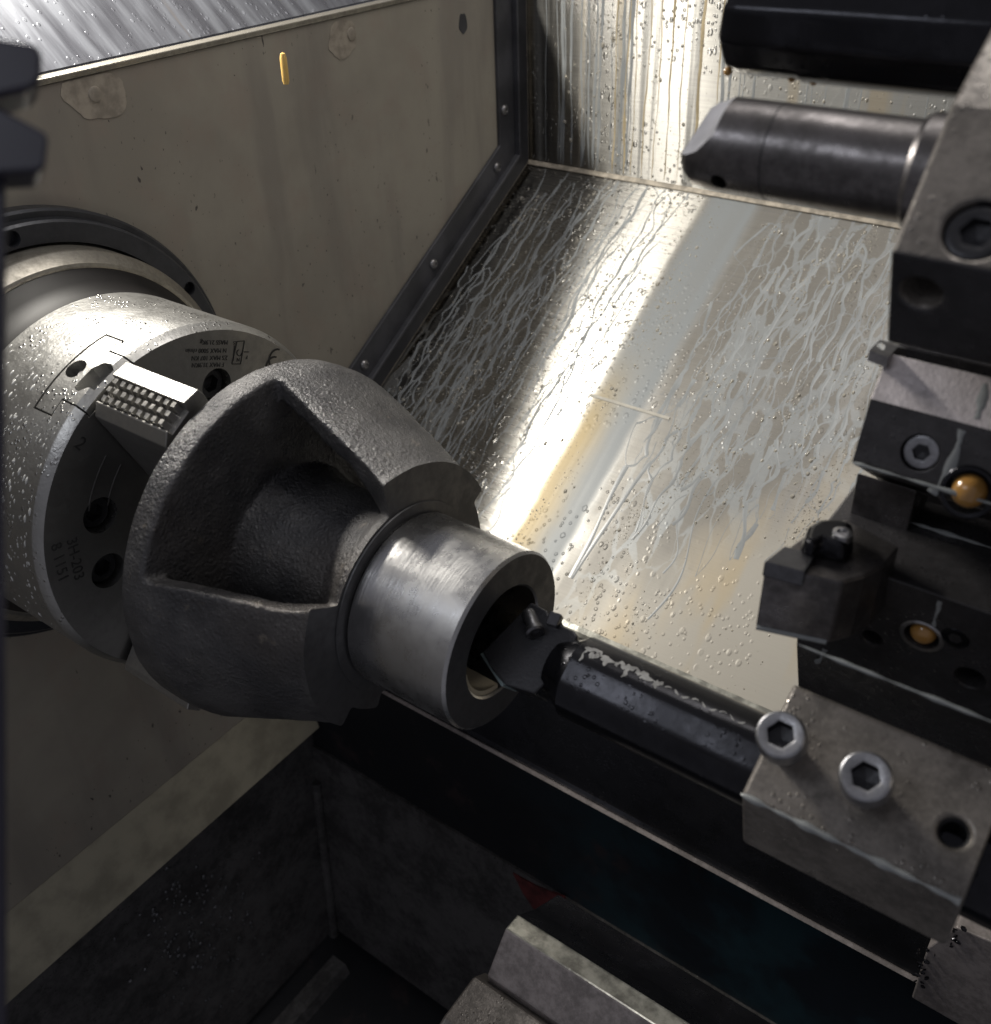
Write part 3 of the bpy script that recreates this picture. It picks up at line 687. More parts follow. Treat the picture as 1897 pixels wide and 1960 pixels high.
bm = B(); lathe(bm, [(.112, .0284), (.112, .0002)], 60); bmesh.ops.delete(bm, geom=[], context='VERTS'); link('bore_end', bm, M['cutface'], wp)

bm = B(); lathe(bm, [(.175, .0284), (.2186, .0284), (.2180, .0262), (.205, .0255), (.175, .0255)], 24, closed=True, a0=183, a1=262); link('bore_sheen', bm, M['pale_area'], wp, smooth=1)  # beige reflection on the bore wall, put in as a tan liner
# ------------------------------------------------------------------ boring bar in the bore
bb = thing('boring_bar', (.40, 0, 0), 'thick black boring bar reaching from its holder into the hub bore', 'boring bar')
def bar_section(r, flats, seg=56):
    out = []
    for i in range(seg):
        a = 2 * math.pi * i / seg; q = r
        for fa, d in flats:
            c = math.cos(a - R_(fa))
            if c > 1e-3: q = min(q, d / c)
        v = U30 * math.cos(a) * q + N30 * math.sin(a) * q; out.append((v.y, v.z))
    return out
RBAR = .0195
bm = B(); prism(bm, bar_section(RBAR, [(99, .0183)]), .262, .47); link('shank', bm, M['blackwet'], bb, bevel=.0005, smooth=1, shade=20)
def seat(x, q, h): return Vector((x, 0, 0)) + U30 * q + N30 * h
bm = B(); rr_ = [(.2505, .0120), (.262, .0190)]; c_a = bar_section(.0120, []); c_b = bar_section(.0190, [(90, .0160)])
a_ = [bm.verts.new((.2495, y, z)) for y, z in c_a]; b_ = [bm.verts.new((.2630, y, z)) for y, z in c_b]; n_ = len(a_); bm.faces.new(a_); bm.faces.new(b_[::-1])
for k in range(n_): bm.faces.new((a_[k], b_[k], b_[(k + 1) % n_], a_[(k + 1) % n_]))
link('neck', bm, M['blackwet'], bb, smooth=1)
hd = [(.2205, -.0088), (.2290, -.0140), (.2370, -.0172), (.2512, -.0152), (.2565, .0000), (.2560, .0150), (.2535, .0166), (.2475, .0166), (.2450, .0192), (.2395, .0186), (.2380, .0200), (.2290, .0208)]
hd = [(.2415 + (x - .243) * 1.10, .0015 + (q - .002) * 1.08) for x, q in hd]
bm = B(); hull(bm, [seat(x, q, .0075) for x, q in hd], [seat(.239 + (x - .239) * .92, q * .84, -.0140) for x, q in hd]); link('head', bm, M['tooldark'], bb, bevel=.0011, seg=3)
bm = B(); ins = [(.2385, .0205), (.2398, .0140), (.2455, .0148), (.2448, .0212)]
hull(bm, [seat(x, q, .0112) for x, q in ins], [seat(x, q, .0065) for x, q in ins]); link('insert', bm, M['carbide'], bb, bevel=.0006)
ax = (seat(.2375, .0085, .0100) - seat(.2295, .0150, .0085)).normalized()
bm = B(); turned(bm, seat(.2290, .0152, .0095), ax, [(.0001, -.001), (.0030, -.001), (.0034, .0004), (.0034, .0085), (.0044, .0090), (.0046, .0112), (.0038, .0121), (.0025, .0121), (.0023, .0104), (.0001, .0100)], 24); link('clamp_screw', bm, M['screwdark'], bb, smooth=1)
bm = B(); hull(bm, [seat(.2154, -.0112, .0058), seat(.2335, -.0205, .0058), seat(.2340, -.0175, -.0100), seat(.2180, -.0100, -.0100)], [seat(.2170, -.0090, .0058), seat(.2350, -.0180, .0058), seat(.2355, -.0150, -.0100), seat(.2195, -.0080, -.0100)]); link('flute', bm, M['toolgrey'], bb, bevel=.0004)
# milky puddles on the flat of the bar
bm = B(); rnd = random.Random(4)
def on_bar(x, q, h=0.):
    q = max(-.0185, min(.0185, q)); top = min((.0183 + .156 * q) / .988, math.sqrt(max(.0, RBAR ** 2 - q * q)))
    return seat(x, q, top + .0002 + h)
paths = [([(.2655 + i * .0012, .0098 + rnd.gauss(0, .0007) + .0008 * math.sin(i * .37)) for i in range(32)], .0030)]
for k in range(13):
    x0 = .266 + .0032 * k + rnd.uniform(-.0008, .0008); L_ = min(.007, rnd.expovariate(1 / .0035) + .001) * (1 if k < 9 else .6); n_ = 8; dr = rnd.uniform(-.25, .3)
    paths.append(([(x0 + dr * L_ * i / n_ + .0004 * math.sin(i * 1.3 + k), .0100 - L_ * i / n_) for i in range(n_ + 1)], rnd.uniform(.0012, .0026)))
for k in range(9): paths.append(([(.306 + .0042 * k + i * .0009, .0085 + .0010 * math.sin(k * 2.1 + i * .8)) for i in range(4)], rnd.uniform(.0012, .0020)))
for k, (pts, w0) in enumerate(paths):
    n_ = len(pts); ws = [max(.0003, w0 * (.7 + .3 * math.sin(i * .8 + k * 2) + rnd.uniform(-.25, .3)) * min(1, (i + 1) / 3, (n_ - i) / 3)) for i in range(n_)]; rings = []
    for i, (x, q) in enumerate(pts):
        a, b = pts[max(i - 1, 0)], pts[min(i + 1, n_ - 1)]; L = math.hypot(b[0] - a[0], b[1] - a[1]) or 1; nx, nq = (b[1] - a[1]) / L, -(b[0] - a[0]) / L; w = ws[i] / 2
        rings.append([bm.verts.new(on_bar(x + nx * w * e, q + nq * w * e, ws[i] * .07 * (1 - e * e))) for e in (-1, 0, 1)])
    for p, q in zip(rings, rings[1:]):
        for i in range(2): bm.faces.new((p[i], p[i + 1], q[i + 1], q[i]))
link('coolant_residue', bm, M['residue'], bb, smooth=1)

# ------------------------------------------------------------------ holder block of the boring bar
XH = .3565
hb = thing('bar_holder', (.40, .02, 0), 'brownish steel holder block with two raised cap screws, lower right', 'tool holder')
def un(p, x=XH): q = atx(p, x); return q
lc, lb, lt = un((1418, 1520)), un((1420, 1612)), un((1523, 1308))
top2 = lt + U30 * .03
rb = (1842, 1735); d = onplane(rb, lc, N30); XE = d.x
UL = (onplane((1527, 1309), lc, N30) - lc).dot(U30)
prof = [(lc.y, lc.z), (lb.y, lb.z)] + [(p.y, p.z) for p in (lb + U30 * UL - N30 * .004, lc + U30 * UL)]
bm = B(); prism(bm, prof, XH, XE); hbo = link('body', bm, M['block'], hb, bevel=.0018, seg=3)
hole = onplane((1826, 1593), lc, N30); cut(hbo, lambda bm: cyl(bm, hole, N30, .0052, -.03, .01, 28))
bm = B(); turned(bm, hole, N30, [(.0053, -.0015), (.0044, -.0025), (.0053, -.0035), (.0044, -.0045), (.0053, -.0055), (.0044, -.0065), (.0053, -.0075), (.0040, -.010)], 24); link('thread', bm, M['blackox'], hb, smooth=1)
for hd, ft in (((1494, 1405), None), ((1657, 1485), None)):
    top = onplane(hd, lc + N30 * .0235, N30); bs = top - N30 * .0100
    cap_screw('cap_screw', bs, N30, .0090, .0100, .0056, .0140, M['screwhead'], hb)

# ------------------------------------------------------------------ turret tooling on the right
XT = .35
def block(name, par, pix, x0, x1, back, m, bevel=.0012):
    pr = [yz(p, x0) for p in pix]; bm = B()
    prism(bm, pr + [(pr[-1][0] + back[0], pr[-1][1] + back[1]), (pr[0][0] + back[0], pr[0][1] + back[1])], x0, x1)
    return link(name, bm, m, par, bevel=bevel, seg=2)
def facept(pix, a, b, x0):
    """pixel on the X-running face through the edge pixels a, b at x0; returns point and face normal"""
    A, Bv = atx(a, x0), atx(b, x0); n = (Bv - A).cross(Vector((1, 0, 0))).normalized()
    if n.dot(CAM - A) < 0: n = -n
    return onplane(pix, A, n), n
# upper holder with its pitted outer face
h2 = thing('upper_holder', (.45, .08, .20), 'worn dark holder block clamping the brown bar, top right', 'tool holder')
XU = XT + .0105
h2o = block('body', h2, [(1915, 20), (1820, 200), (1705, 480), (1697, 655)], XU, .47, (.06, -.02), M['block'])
c, n = facept((1870, 440), (1820, 200), (1705, 480), XU); cut(h2o, lambda bm: cyl(bm, c, n, .0088, -.008, .01, 36))
cap_screw('set_screw', c - n * .0075, n, .0084, .0062, .004, .0002, M['blackox'], h2, socket=.55)
c2, n2 = facept((1762, 562), (1705, 480), (1697, 655), XU); cut(h2o, lambda bm: cyl(bm, c2, n2, .0060, -.02, .01, 30))
# shade put into the colour: outer face lighter, under face darker
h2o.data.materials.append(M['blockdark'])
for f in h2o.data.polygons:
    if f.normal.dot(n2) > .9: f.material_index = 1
BA2 = atx((1742, 328), XT); b2c = (BA2.y, BA2.z)
bm = B(); lathe(bm, [(XT + .0020, .0150), (XT + .0023, .0170), (XT + .0040, .0180), (XT + .04, .0180)], 64, c=b2c); link('collar', bm, M['barsteel'], h2, smooth=1, shade=25)

b2 = thing('drill_bar', (XT, *b2c), 'brown mottled round bar with angled cut tip above the sloped sheet', 'boring bar')
def depth_at(p, cyz):
    n = Vector((0, -.6, .8)); return onplane(p, (0, cyz[0], cyz[1]), n).x
x_tip = depth_at((1318, 300), b2c); R2 = .0156
bm = B(); xs = [x_tip, x_tip + .002, x_tip + .010, x_tip + .030, XT + .01]; seg = 64
bar = lathe(bm, [(x_tip + .0005, R2 * .80), (x_tip + .003, R2 * .93), (x_tip + .012, R2), (XT + .03, R2)], seg, c=b2c)
b2o = link('shank', bm, M['barsteel'], b2)
# relief ground off the upper corner of the tip
pA = Vector((x_tip, *b2c))
def wedge(bm):
    z = Vector((0, -.45, .893)); y = Vector((0, .893, .45)); o0 = pA
    pts = [(-.01, .0045), (.0006, .0045), (.0070, .0075), (.0125, .0125), (.0160, .03), (-.01, .03)]
    hull(bm, [o0 + Vector((x, 0, 0)) + z * h + y * .03 for x, h in pts], [o0 + Vector((x, 0, 0)) + z * h - y * .03 for x, h in pts])
cut(b2o, wedge)
b2o.data.materials.append(M['facet']); zz = Vector((0, -.45, .893))
for f in b2o.data.polygons:
    d = f.center - pA
    if abs(f.normal.dot(Vector((0, .893, .45)))) < .08 and .0003 < d.x < .02 and f.normal.x < -.1 and math.hypot(d.y, d.z) < R2 * .96: f.material_index = 1
pc = onplane((1376, 348), (0, b2c[0] - .011, b2c[1] - .003), (0, -.85, .25)); cut(b2o, lambda bm: cyl(bm, pc, (0, -.9, -.15), .0030, -.02, .02, 24))
resmooth(b2o, 30)
bm = B(); lathe(bm, [(x_tip + .030, R2 - .0002), (x_tip + .0300, R2 + .00012), (x_tip + .0304, R2 + .00012), (x_tip + .0304, R2 - .0002)], 64, c=b2c, closed=True); link('joint_line', bm, M['black'], b2)

BA1 = atx((1858, 62), XT); b1c = (BA1.y, BA1.z)
b1 = thing('wet_tool_bar', (XT, *b1c), 'thick glossy black wet tool bar with dripping underside at the top edge', 'boring bar')
x1t = depth_at((1392, 62), b1c); R1 = .0190
def flat_lathe(bm, stations, c, seg=72, flats=()):
    rings = []
    for x, r in stations:
        rg = []
        for i in range(seg):
            a = 2 * math.pi * i / seg; q = r
            for fa, d in flats:
                k = math.cos(a - R_(fa))
                if k > .2: q = min(q, d * r / k)
            rg.append(bm.verts.new((x, c[0] + q * math.cos(a), c[1] + q * math.sin(a))))
        rings.append(rg)
    for p, q in zip(rings, rings[1:]):
        for i in range(seg): j = (i + 1) % seg; bm.faces.new((p[i], p[j], q[j], q[i]))
    bm.faces.new(rings[0]); bm.faces.new(rings[-1])
bm = B(); flat_lathe(bm, [(x1t + .0004, R1 * .80), (x1t + .0022, R1 * .93), (x1t + .0075, R1), (x1t + .030, R1), (x1t + .0302, R1 * 1.035), (XT + .06, R1 * 1.035)], b1c, flats=[(112, .92), (146, .90), (178, .91), (212, .94)])
b1o = link('shank', bm, M['blackwet'], b1)
def bev(bm):
    z = Vector((0, .5, .866)); y = Vector((0, .866, -.5)); o0 = Vector((x1t, *b1c)); pts = [(-.01, -.019), (.0, -.012), (.0030, .000), (.0085, .010), (.024, .022), (.024, .03), (-.01, .03)]
    hull(bm, [o0 + Vector((x, 0, 0)) + z * h + y * .04 for x, h in pts], [o0 + Vector((x, 0, 0)) + z * h - y * .04 for x, h in pts])
cut(b1o, bev); resmooth(b1o, 30)
for i, (dx, rr) in enumerate([(.0015, .0016), (.026, .0014), (.034, .0017), (.038, .0011)]):
    bm = B(); bmesh.ops.create_uvsphere(bm, u_segments=14, v_segments=10, radius=rr, matrix=Matrix.Translation((x1t + dx, b1c[0] - .006, b1c[1] - R1 * .93)))
    link('hanging_drop', bm, M['amber'], b1, smooth=1)
h1 = thing('top_holder', (.45, .1, .27), 'dark holder block at the top right corner holding the wet black bar', 'tool holder')
block('body', h1, [(1990, -160), (1935, -20), (1880, 100)], XT + .010, .47, (.06, -.02), M['block'])

# middle block: light on the upper face put into a paler colour, dark wet face below
h3 = thing('middle_block', (.45, .08, .12), 'wet block with upper face coloured as brightly lit and dark drilled lower face, right side', 'tool holder')
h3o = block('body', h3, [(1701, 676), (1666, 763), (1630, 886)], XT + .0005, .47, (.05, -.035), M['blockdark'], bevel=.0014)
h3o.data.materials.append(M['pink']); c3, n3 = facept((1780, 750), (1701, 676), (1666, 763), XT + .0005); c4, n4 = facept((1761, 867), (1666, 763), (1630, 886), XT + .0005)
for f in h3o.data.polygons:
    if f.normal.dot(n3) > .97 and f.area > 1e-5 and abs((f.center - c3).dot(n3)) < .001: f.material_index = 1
cut(h3o, lambda bm: cyl(bm, c4, n4, .0068, -.006, .01, 32))
cap_screw('set_screw', c4 - n4 * .0058, n4, .0064, .0042, .003, .0002, M['screwhead'], h3, socket=.5)
c5, n5 = facept((1853, 942), (1666, 763), (1630, 886), XT + .0005); cut(h3o, lambda bm: cyl(bm, c5, n5, .0078, -.010, .01, 36))
bm = B(); bmesh.ops.create_uvsphere(bm, u_segments=28, v_segments=18, radius=.0062, matrix=Matrix.Translation(c5 - n5 * .0028)); link('nozzle_ball', bm, M['amber'], h3, smooth=1)
bm = B(); turned(bm, c5, n5, [(.0078, .0002), (.0092, .0006), (.0098, .0001)], 36); link('nozzle_rim', bm, M['blackwet'], h3, smooth=1)
# small clip beside the middle block
cl = thing('small_clip', (XT, .09, .16), 'tiny drilled steel clip poking out left of the bright block', 'clip')
q = [(1660, 690), (1664, 670), (1684, 650), (1702, 654), (1698, 700)]
bm = B(); hull(bm, [atx(p, XT - .004) for p in q], [atx(p, XT - .004) + Vector((.006, .004, -.003)) for p in q]); clo = link('plate', bm, M['screwhead'], cl, bevel=.0005)
cc = atx((1686, 664), XT - .004); cut(clo, lambda bm: cyl(bm, cc, ray((1686, 664)), .0015, -.01, .01, 18))

# turning tool holder and its tool
XO = .341
ho = thing('tool_holder_block', (.45, .06, .03), 'black wet block with amber nozzle hole beneath the turning tool', 'tool holder')
hoo = block('body', ho, [(1541, 1050), (1523, 1234), (1527, 1330)], XO, .47, (.06, .0), M['blockdark'])
def fo(p): return facept(p, (1541, 1050), (1523, 1234), XO)
c6, n6 = fo((1764, 1218)); cut(hoo, lambda bm: cyl(bm, c6, n6, .0068, -.009, .01, 32))
bm = B(); bmesh.ops.create_uvsphere(bm, u_segments=28, v_segments=18, radius=.0052, matrix=Matrix.Translation(c6 - n6 * .0030)); link('nozzle_ball', bm, M['amber'], ho, smooth=1)
bm = B(); turned(bm, c6, n6, [(.0068, .0002), (.0080, .0006), (.0086, .0001)], 36); link('nozzle_rim', bm, M['screwhead'], ho, smooth=1)
for p, r in (((1856, 1300), .0058), ((1668, 1222), .0040)):
    c, n = fo(p); cut(hoo, lambda bm: cyl(bm, c, n, r, -.015, .01, 28))
c, n = fo((1828, 1222)); cap_screw('set_screw', c - n * .003, n, .0055, .0034, .003, .0002, M['blackwet'], ho, socket=.5)
block('clamp_bar', ho, [(1737, 998), (1713, 1107)], .368, .475, (.05, -.02), M['blockdark'], bevel=.001)

tt_ = thing('turning_tool', (.345, .03, .06), 'square shank turning tool with clamped insert, pointing at the workpiece', 'cutting tool')
bm = B(); XS = .347; pr = [yz(p, XS) for p in [(1641, 905), (1618, 1030)]]; xr_ = facept((1758, 928), (1641, 908), (1618, 1012), XS)[0].x
prism(bm, pr + [(pr[1][0] + .03, pr[1][1] - .02), (pr[0][0] + .03, pr[0][1] - .02)], XS, xr_); link('shank', bm, M['barsteel'], tt_, bevel=.0006)
ZT = .092; TN = Vector((0, 0, 1))
topq = [atz(p, ZT) for p in [(1463, 1085), (1535, 1028), (1618, 993), (1722, 1047), (1690, 1085), (1655, 1103), (1612, 1114)]]
zl = .0300
botq = [p + Vector((0, 0, -zl)) for p in topq]
bm = B(); hull(bm, topq, botq); link('head', bm, M['barsteel'], tt_, bevel=.0009)
bm = B(); cyl(bm, botq[0] + Vector((0, 0, .0004)), botq[-1] - botq[0], .0011, .0005, (botq[-1] - botq[0]).length - .001, 10); link('wet_glint_edge', bm, M['milk'], tt_, smooth=1)  # bevel highlight along the lower edge, put in as a pale bead
qi = [atz(p, ZT + .0015) for p in [(1461, 1081), (1500, 1050), (1560, 1066), (1540, 1102)]]
bm = B(); hull(bm, [p + Vector((0, 0, .0015)) for p in qi], [p + Vector((0, 0, -.0055)) for p in qi]); link('insert', bm, M['carbide'], tt_, bevel=.0007)
cq = [(1527, 1066), (1536, 1036), (1560, 1022), (1600, 1020), (1632, 1030), (1634, 1062), (1612, 1082), (1570, 1068), (1545, 1080)]
bm = B(); cqa = [atz(p, ZT + .0005) for p in cq]; cen = sum(cqa, Vector()) / len(cqa)
hull(bm, [cen + (p - cen) * .86 + Vector((0, 0, .0085)) for p in cqa], cqa); link('clamp', bm, M['blackwet'], tt_, bevel=.0022, seg=3)
cz = atz((1612, 1024), ZT + .0092); bm = B(); turned(bm, cz, (0, 0, 1), [(.0036, -.002), (.0036, .0012), (.0022, .0016), (.0018, .0004), (.0001, .0002)], 24); link('clamp_screw', bm, M['screwhead'], tt_, smooth=1)
# turret body behind the holders, mostly outside the frame
td = thing('turret', (.50, .15, .12), 'dark turret disc edge carrying the tool holders at the right border', 'turret')
bm = B(); lathe(bm, [(.470, .02), (.470, .235), (.475, .24), (.56, .24), (.56, .02)], 24, c=(.20, .115)); link('disc', bm, M['block'], td, bevel=.002)
block('backing', td, [(1835, 380), (1718, 660), (1690, 880), (1640, 1240)], .338, .47, (.05, -.03), M['blockdark'])
def wet_glint_edge(par, pix, x0, x1, r, m='milk', name='wet_glint_edge', seed=1):
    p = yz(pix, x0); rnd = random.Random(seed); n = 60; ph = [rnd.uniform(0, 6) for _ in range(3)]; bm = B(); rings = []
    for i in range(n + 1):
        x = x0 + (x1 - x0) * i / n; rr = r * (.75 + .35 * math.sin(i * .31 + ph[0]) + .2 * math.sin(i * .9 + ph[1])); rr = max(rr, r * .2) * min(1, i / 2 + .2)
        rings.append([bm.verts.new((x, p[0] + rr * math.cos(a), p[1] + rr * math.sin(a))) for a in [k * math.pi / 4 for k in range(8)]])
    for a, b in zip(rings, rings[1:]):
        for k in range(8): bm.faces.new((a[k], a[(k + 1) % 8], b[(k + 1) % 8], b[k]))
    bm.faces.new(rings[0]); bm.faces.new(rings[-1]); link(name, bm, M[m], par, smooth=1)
def drip(par, place, pts, w, m='milk', seed=2):
    rnd = random.Random(seed); P = []
    for a, b in zip(pts, pts[1:]):
        for i in range(8): P.append((a[0] + (b[0] - a[0]) * i / 8 + rnd.gauss(0, .8), a[1] + (b[1] - a[1]) * i / 8 + rnd.gauss(0, .8)))
    Q = [place(p) for p in P]; bm = B(); rings = []; n = len(Q)
    for i, (c, nn) in enumerate(Q):
        d = (Q[min(i + 1, n - 1)][0] - Q[max(i - 1, 0)][0]).normalized(); sd = d.cross(nn).normalized(); ww = w * (.8 + .35 * math.sin(i * .5 + seed)) / 2
        rings.append([bm.verts.new(c + sd * ww * k + nn * (.0001 + ww * .14 * (1 - k * k))) for k in (-1, -.5, 0, .5, 1)])
    for a, b in zip(rings, rings[1:]):
        for k in range(4): bm.faces.new((a[k], a[k + 1], b[k + 1], b[k]))
    link('coolant_run', bm, M[m], par, smooth=1)
wet_glint_edge(hb, (1418, 1520), XH + .001, XE - .001, .0014, seed=3)
wet_glint_edge(h3, (1631, 885), XT + .001, .45, .0008, seed=4)
wet_glint_edge(ho, (1524, 1232), XO + .02, .45, .0007, seed=5)
wet_glint_edge(ho, (1738, 998), .369, .46, .0009, seed=6); wet_glint_edge(ho, (1713, 1107), .369, .46, .0009, seed=7)
f34 = lambda p: facept(p, (1666, 763), (1630, 886), XT + .0005)
drip(h3, f34, [(1842, 822), (1826, 880), (1800, 930), (1782, 945)], .0034, seed=3)
f45 = lambda p: facept(p, (1701, 676), (1666, 763), XT + .0005)
drip(h3, f45, [(1886, 735), (1878, 775), (1868, 805)], .0030, seed=5)
f67 = lambda p: facept(p, (1541, 1050), (1523, 1234), XO)
drip(ho, f67, [(1800, 1150), (1790, 1185), (1786, 1200)], .0016, seed=7); drip(ho, f67, [(1580, 1240), (1570, 1262), (1560, 1268)], .0022, seed=8)
# slide corner at the lower right
sl = thing('slide_plate', (.47, .1, -.2), 'greasy brown plate with chip crumbs in the lower right corner', 'plate')
bm = B(); q = [(1775, 1815), (1830, 1775), (1990, 1840), (1990, 2050), (1745, 1910)]
bm_t = [aty(p, .150) for p in q]; hull(bm, bm_t, [p + Vector((0, .02, 0)) for p in bm_t]); link('plate', bm, M['guide'], sl, bevel=.001)
bm = B(); rnd = random.Random(9)
for i in range(34):
    t = rnd.random(); p = (1770 - 15 * t + rnd.gauss(0, 9), 1800 + 90 * t + rnd.gauss(0, 6)) if i < 24 else (1830 + rnd.gauss(0, 8), 1790 + rnd.gauss(0, 14)); c = aty(p, .149)
    bmesh.ops.create_icosphere(bm, subdivisions=1, radius=rnd.uniform(.0008, .0024), matrix=Matrix.Translation(c) @ Matrix.Rotation(rnd.uniform(0, 3), 4, (rnd.random(), rnd.random(), 1)) @ Matrix.Diagonal((1, rnd.uniform(.3, .7), rnd.uniform(.3, 1), 1)))
link('chips', bm, M['blackwet'], sl)

# ------------------------------------------------------------------ near door edge (out of focus), and a falling drip
de = thing('door_latch', (.20, -.19, .2), 'blurred black notched latch bar right at the left edge', 'latch')
OUT = ray((-60, 900)).normalized()
def near(p, z): d = ray(p); return CAM + d * z
for q, nm in (([(-60, 60), (70, 82), (82, 100), (80, 150), (60, 170), (-60, 195)], 'lug'), ([(-60, 175), (0, 205), (85, 250), (94, 262), (88, 318), (74, 328), (-60, 335)], 'lug'), ([(-60, 320), (12, 320), (10, 1000), (14, 2000), (-60, 2000)], 'post')):
    bm = B(); z = .20 if nm == 'lug' else .205; hull(bm, [near(p, z) for p in q], [near(p, z) + OUT * .014 for p in q]); link(nm, bm, M['door'], de, bevel=.0012, seg=2)
dp = atx((544, 130), -.06); d0, d1 = atx((541, 101), -.06), atx((548, 161), -.06)
bm = B(); L = (d1 - d0).length; turned(bm, d0, d1 - d0, [(.0001, -.0004), (.0015, .0004), (.0022, .003), (.0023, L - .002), (.0017, L), (.0001, L + .0004)], 16)
tag(link('coolant_drip', bm, M['drop'], smooth=1), 'short amber thread of falling coolant in front of the beige panel', 'drip')

# ------------------------------------------------------------------ coolant on the steel sheets
def rivulet(bm, place, pts, widths, hgt=.22):
    rings = []
    for i, (x, s) in enumerate(pts):
        w = widths[i] / 2; h = widths[i] * hgt
        a = pts[max(i - 1, 0)]; b = pts[min(i + 1, len(pts) - 1)]; dx, ds = b[0] - a[0], b[1] - a[1]; L = math.hypot(dx, ds) or 1; px, ps = ds / L, -dx / L
        rings.append([bm.verts.new(place(x + px * w * k, s + ps * w * k, h * (1 - k * k) + .00005)) for k in (-1, -.6, 0, .6, 1)])
    for p, q in zip(rings, rings[1:]):
        for i in range(4): bm.faces.new((p[i], p[i + 1], q[i + 1], q[i]))
def walk(rnd, x, s, s1, step=.003, amp=1., bias=0.):
    ph = [rnd.uniform(0, 6.3) for _ in range(4)]; fr = [rnd.uniform(14, 26), rnd.uniform(35, 60), rnd.uniform(90, 140), rnd.uniform(200, 300)]
    am = [.0035 * amp, .0020 * amp, .0011 * amp, .0005 * amp]; f = lambda q: sum(a * math.sin(k * q + p) for a, k, p in zip(am, fr, ph))
    off = x - f(s); pts = []
    while s < s1: pts.append((off + f(s) + bias * (s - s1), s)); s += step
    return pts
def wid(rnd, n, w):
    ph = [rnd.uniform(0, 6) for _ in range(3)]
    return [max(.0004, w * (.85 + .28 * math.sin(i * .13 + ph[0]) + .18 * math.sin(i * .41 + ph[1]) + .1 * math.sin(i * 1.1 + ph[2])) * min(1, (i + 1) / 6, (n - i) / 4)) for i in range(n)]
from mathutils.geometry import delaunay_2d_cdt
SL = math.hypot(YB - YS, ZC - ZS)
def run_net(bm, rnd, place, x0, x1, s0, s1, dx, ds, wmax, keep, dens=None):
    """cells of merging coolant runs: edges of a stretched random cell pattern, most of them along the fall line"""
    k = dx / ds; P = []; y = s0
    while y < s1:
        x = x0 + rnd.random() * dx
        while x < x1: P.append(Vector((x + rnd.uniform(-.42, .42) * dx, (y + rnd.uniform(-.42, .42) * ds) * k))); x += dx
        y += ds
    vv, _, tri, *_ = delaunay_2d_cdt(P, [], [], 0, 1e-7)
    cc, em = [], {}
    for ti, (a, b, c) in enumerate(tri):
        A, Bq, Cq = vv[a], vv[b], vv[c]; d = 2 * (A.x * (Bq.y - Cq.y) + Bq.x * (Cq.y - A.y) + Cq.x * (A.y - Bq.y))
        if abs(d) < 1e-12: cc.append(None); continue
        ux = (A.length_squared * (Bq.y - Cq.y) + Bq.length_squared * (Cq.y - A.y) + Cq.length_squared * (A.y - Bq.y)) / d
        uy = (A.length_squared * (Cq.x - Bq.x) + Bq.length_squared * (A.x - Cq.x) + Cq.length_squared * (Bq.x - A.x)) / d
        cc.append((ux, uy / k))
        for e in ((a, b), (b, c), (c, a)): em.setdefault(tuple(sorted(e)), []).append(ti)
    for e, ts in em.items():
        if len(ts) < 2 or cc[ts[0]] is None or cc[ts[1]] is None: continue
        p, q = cc[ts[0]], cc[ts[1]]
        if p[1] > q[1]: p, q = q, p
        if not all(x0 - .01 < a[0] < x1 + .01 and .002 < a[1] < SL - .002 for a in (p, q)): continue
        L = math.hypot(q[0] - p[0], q[1] - p[1]); steep = (q[1] - p[1]) / (L + 1e-9)
        if L < .002 or L > 3 * ds: continue
        pr = keep * (1.25 if steep > .75 else .55) * (dens(p) if dens else 1)
        if rnd.random() > pr: continue
        w = rnd.uniform(.35, 1.) ** 1.6 * wmax * (.35 + .65 * steep ** 2); n = max(5, int(L / .0016)); a1, a2 = rnd.gauss(0, .05) * L, rnd.gauss(0, .03) * L; ph = rnd.uniform(0, 6)
        nx, ns = (q[1] - p[1]) / L, -(q[0] - p[0]) / L; pts, ws = [], []
        for i in range(n + 1):
            t = i / n; o = a1 * math.sin(math.pi * t) + a2 * math.sin(2 * math.pi * t) + .0003 * math.sin(9 * t + ph)
            pts.append((p[0] + (q[0] - p[0]) * t + nx * o, p[1] + (q[1] - p[1]) * t + ns * o)); ws.append(max(.0004, w * (.75 + .45 * abs(t - .5) * 2 + .15 * math.sin(7 * t + ph))))
        rivulet(bm, place, pts, ws, .035)
rnd = random.Random(21); bm = B()
run_net(bm, rnd, onslope, .108, .34, .0, .315,   .0115, .042, .0038, .80, lambda p: 1.15 - 1.6 * max(0, p[1] + 1.0 * (p[0] - .1) - .28) * 3)
run_net(bm, rnd, onslope, .105, .30, .03, .30, .0085, .024, .0012, .42)
run_net(bm, rnd, onslope, -.143, -.03, .13, SL, .0095, .024, .0030, .75)
run_net(bm, rnd, onslope, -.12, .040, .0, SL, .0090, .050, .0018, .55)
starts = []
for i, x in enumerate((-.125, -.110, -.098, -.090, -.078, -.070, -.058, -.050, -.041, -.034, -.026, -.017, -.010, -.002, .010, .022, .033)):
    s0 = rnd.choice([0, 0, .02, .06]); starts.append((x, s0, min(SL, s0 + rnd.uniform(.22, .42)), rnd.choice([.0013, .0017, .0022, .0030])))
for i, x in enumerate((.122, .148, .172, .198, .226, .25)):
    s0 = rnd.uniform(0, .08); starts.append((x, s0, s0 + rnd.uniform(.12, .22), rnd.choice([.0020, .0028, .0036])))
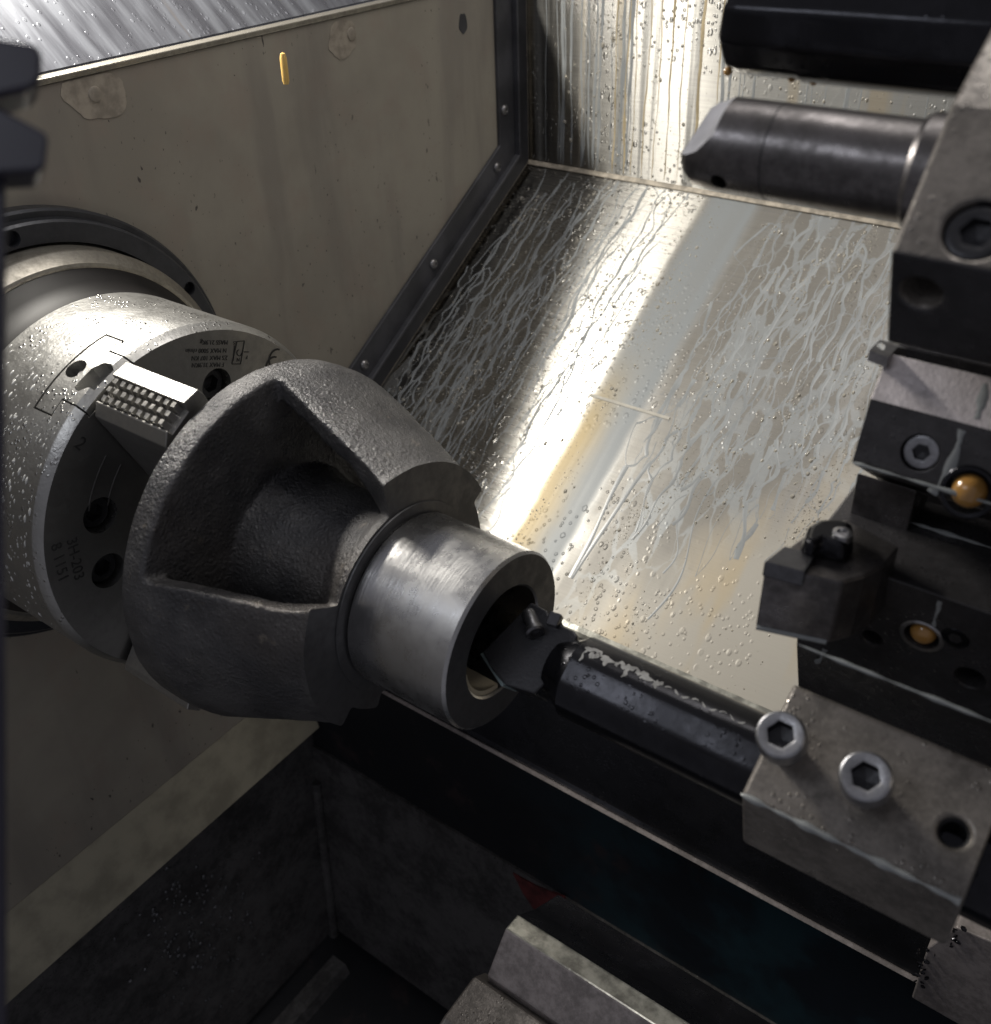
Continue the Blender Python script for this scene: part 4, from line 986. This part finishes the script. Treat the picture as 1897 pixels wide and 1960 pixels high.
for x, s, s1, w in starts:
    p = walk(rnd, x, s, s1); rivulet(bm, onslope, p, wid(rnd, len(p), w), .06)
    if rnd.random() < .75 and len(p) > 24:
        k = rnd.randrange(6, len(p) - 12); q = walk(rnd, p[k][0], p[k][1], min(SL, p[k][1] + rnd.uniform(.05, .14)), bias=rnd.choice([-.12, .12, .07])); d = p[k][0] - q[0][0]; q = [(a + d, b) for a, b in q]; rivulet(bm, onslope, q, wid(rnd, len(q), w * .7), .06)
tag(link('slope_runs', bm, M['milk'], smooth=1), 'milky coolant rivulets wandering down the sloped sheet', 'coolant', kind='stuff')
for nm, m_, xs, lab in (('back_runs', 'milk', [rnd.choice([rnd.uniform(-.125, -.03), rnd.uniform(.05, .30)]) for _ in range(34)], 'milky coolant rivulets running straight down the upright steel sheet'),
                        ('tan_runs', 'tanmilk', [-.036, -.030, -.018, -.006, .004, .018, .034, .05, -.05], 'tan coolant runs down the bright middle of the upright sheet')):
    bm = B()
    for x in xs:
        p = walk(rnd, x, rnd.choice([0, 0, 0, .3]) if nm == 'back_runs' else 0, .463, step=.005, amp=.30); rivulet(bm, onback, p, wid(rnd, len(p), rnd.choice([.0009, .0013, .0019, .0026])), .08)
    tag(link(nm, bm, M[m_], smooth=1), lab, 'coolant', kind='stuff')
def beads(n, place, region, seed, big=.0021):
    rnd = random.Random(seed); V, F = [], []
    cl = [region(rnd) for _ in range(160)]
    for i in range(n):
        if rnd.random() < .7: c = rnd.choice(cl); x, s = c[0] + rnd.gauss(0, .005), c[1] + rnd.gauss(0, .011)
        else: x, s = region(rnd)
        if s < .003 or x < -.145: continue
        r = min(big, .00020 + rnd.expovariate(1 / .00016) + (rnd.uniform(.0004, .0014) if rnd.random() < .025 else 0)); e = rnd.uniform(1., 1.5); b0 = len(V)
        for ring, (k, h) in enumerate(((1, .02), (.75, .5), (.35, .68))):
            for j in range(7): a = 2 * math.pi * j / 7; V.append(place(x + r * k * math.cos(a), s + r * e * k * math.sin(a), r * h))
        V.append(place(x, s, r * .74))
        for g in range(2):
            for j in range(7): F.append((b0 + g * 7 + j, b0 + g * 7 + (j + 1) % 7, b0 + g * 7 + 7 + (j + 1) % 7, b0 + g * 7 + 7 + j))
        for j in range(7): F.append((b0 + 14 + j, b0 + 14 + (j + 1) % 7, b0 + 21))
    return V, F
def reg_slope(r):
    while True:
        x = r.uniform(-.13, .28); s = r.uniform(.0, .42)
        if abs(x - .10) < .02 + s * .03: continue
        if x > .16 and s > .30 and r.random() < .8: continue
        return x, s
def reg_back(r): return r.uniform(-.11, .26), r.uniform(.15, .455)
for nm, n, pl, rg, lab, seed in (('slope_beads', 11000, onslope, reg_slope, 'glinting coolant droplets scattered over the sloped sheet', 5), ('back_beads', 3600, onback, reg_back, 'small coolant droplets clinging to the upright steel sheet', 6)):
    V, F = beads(n, pl, rg, seed); me = bpy.data.meshes.new(nm); me.from_pydata(V, [], F); me.materials.append(M['clear'])
    for f in me.polygons: f.use_smooth = True
    o = bpy.data.objects.new(nm, me); COL.objects.link(o); tag(o, lab, 'coolant', kind='stuff')
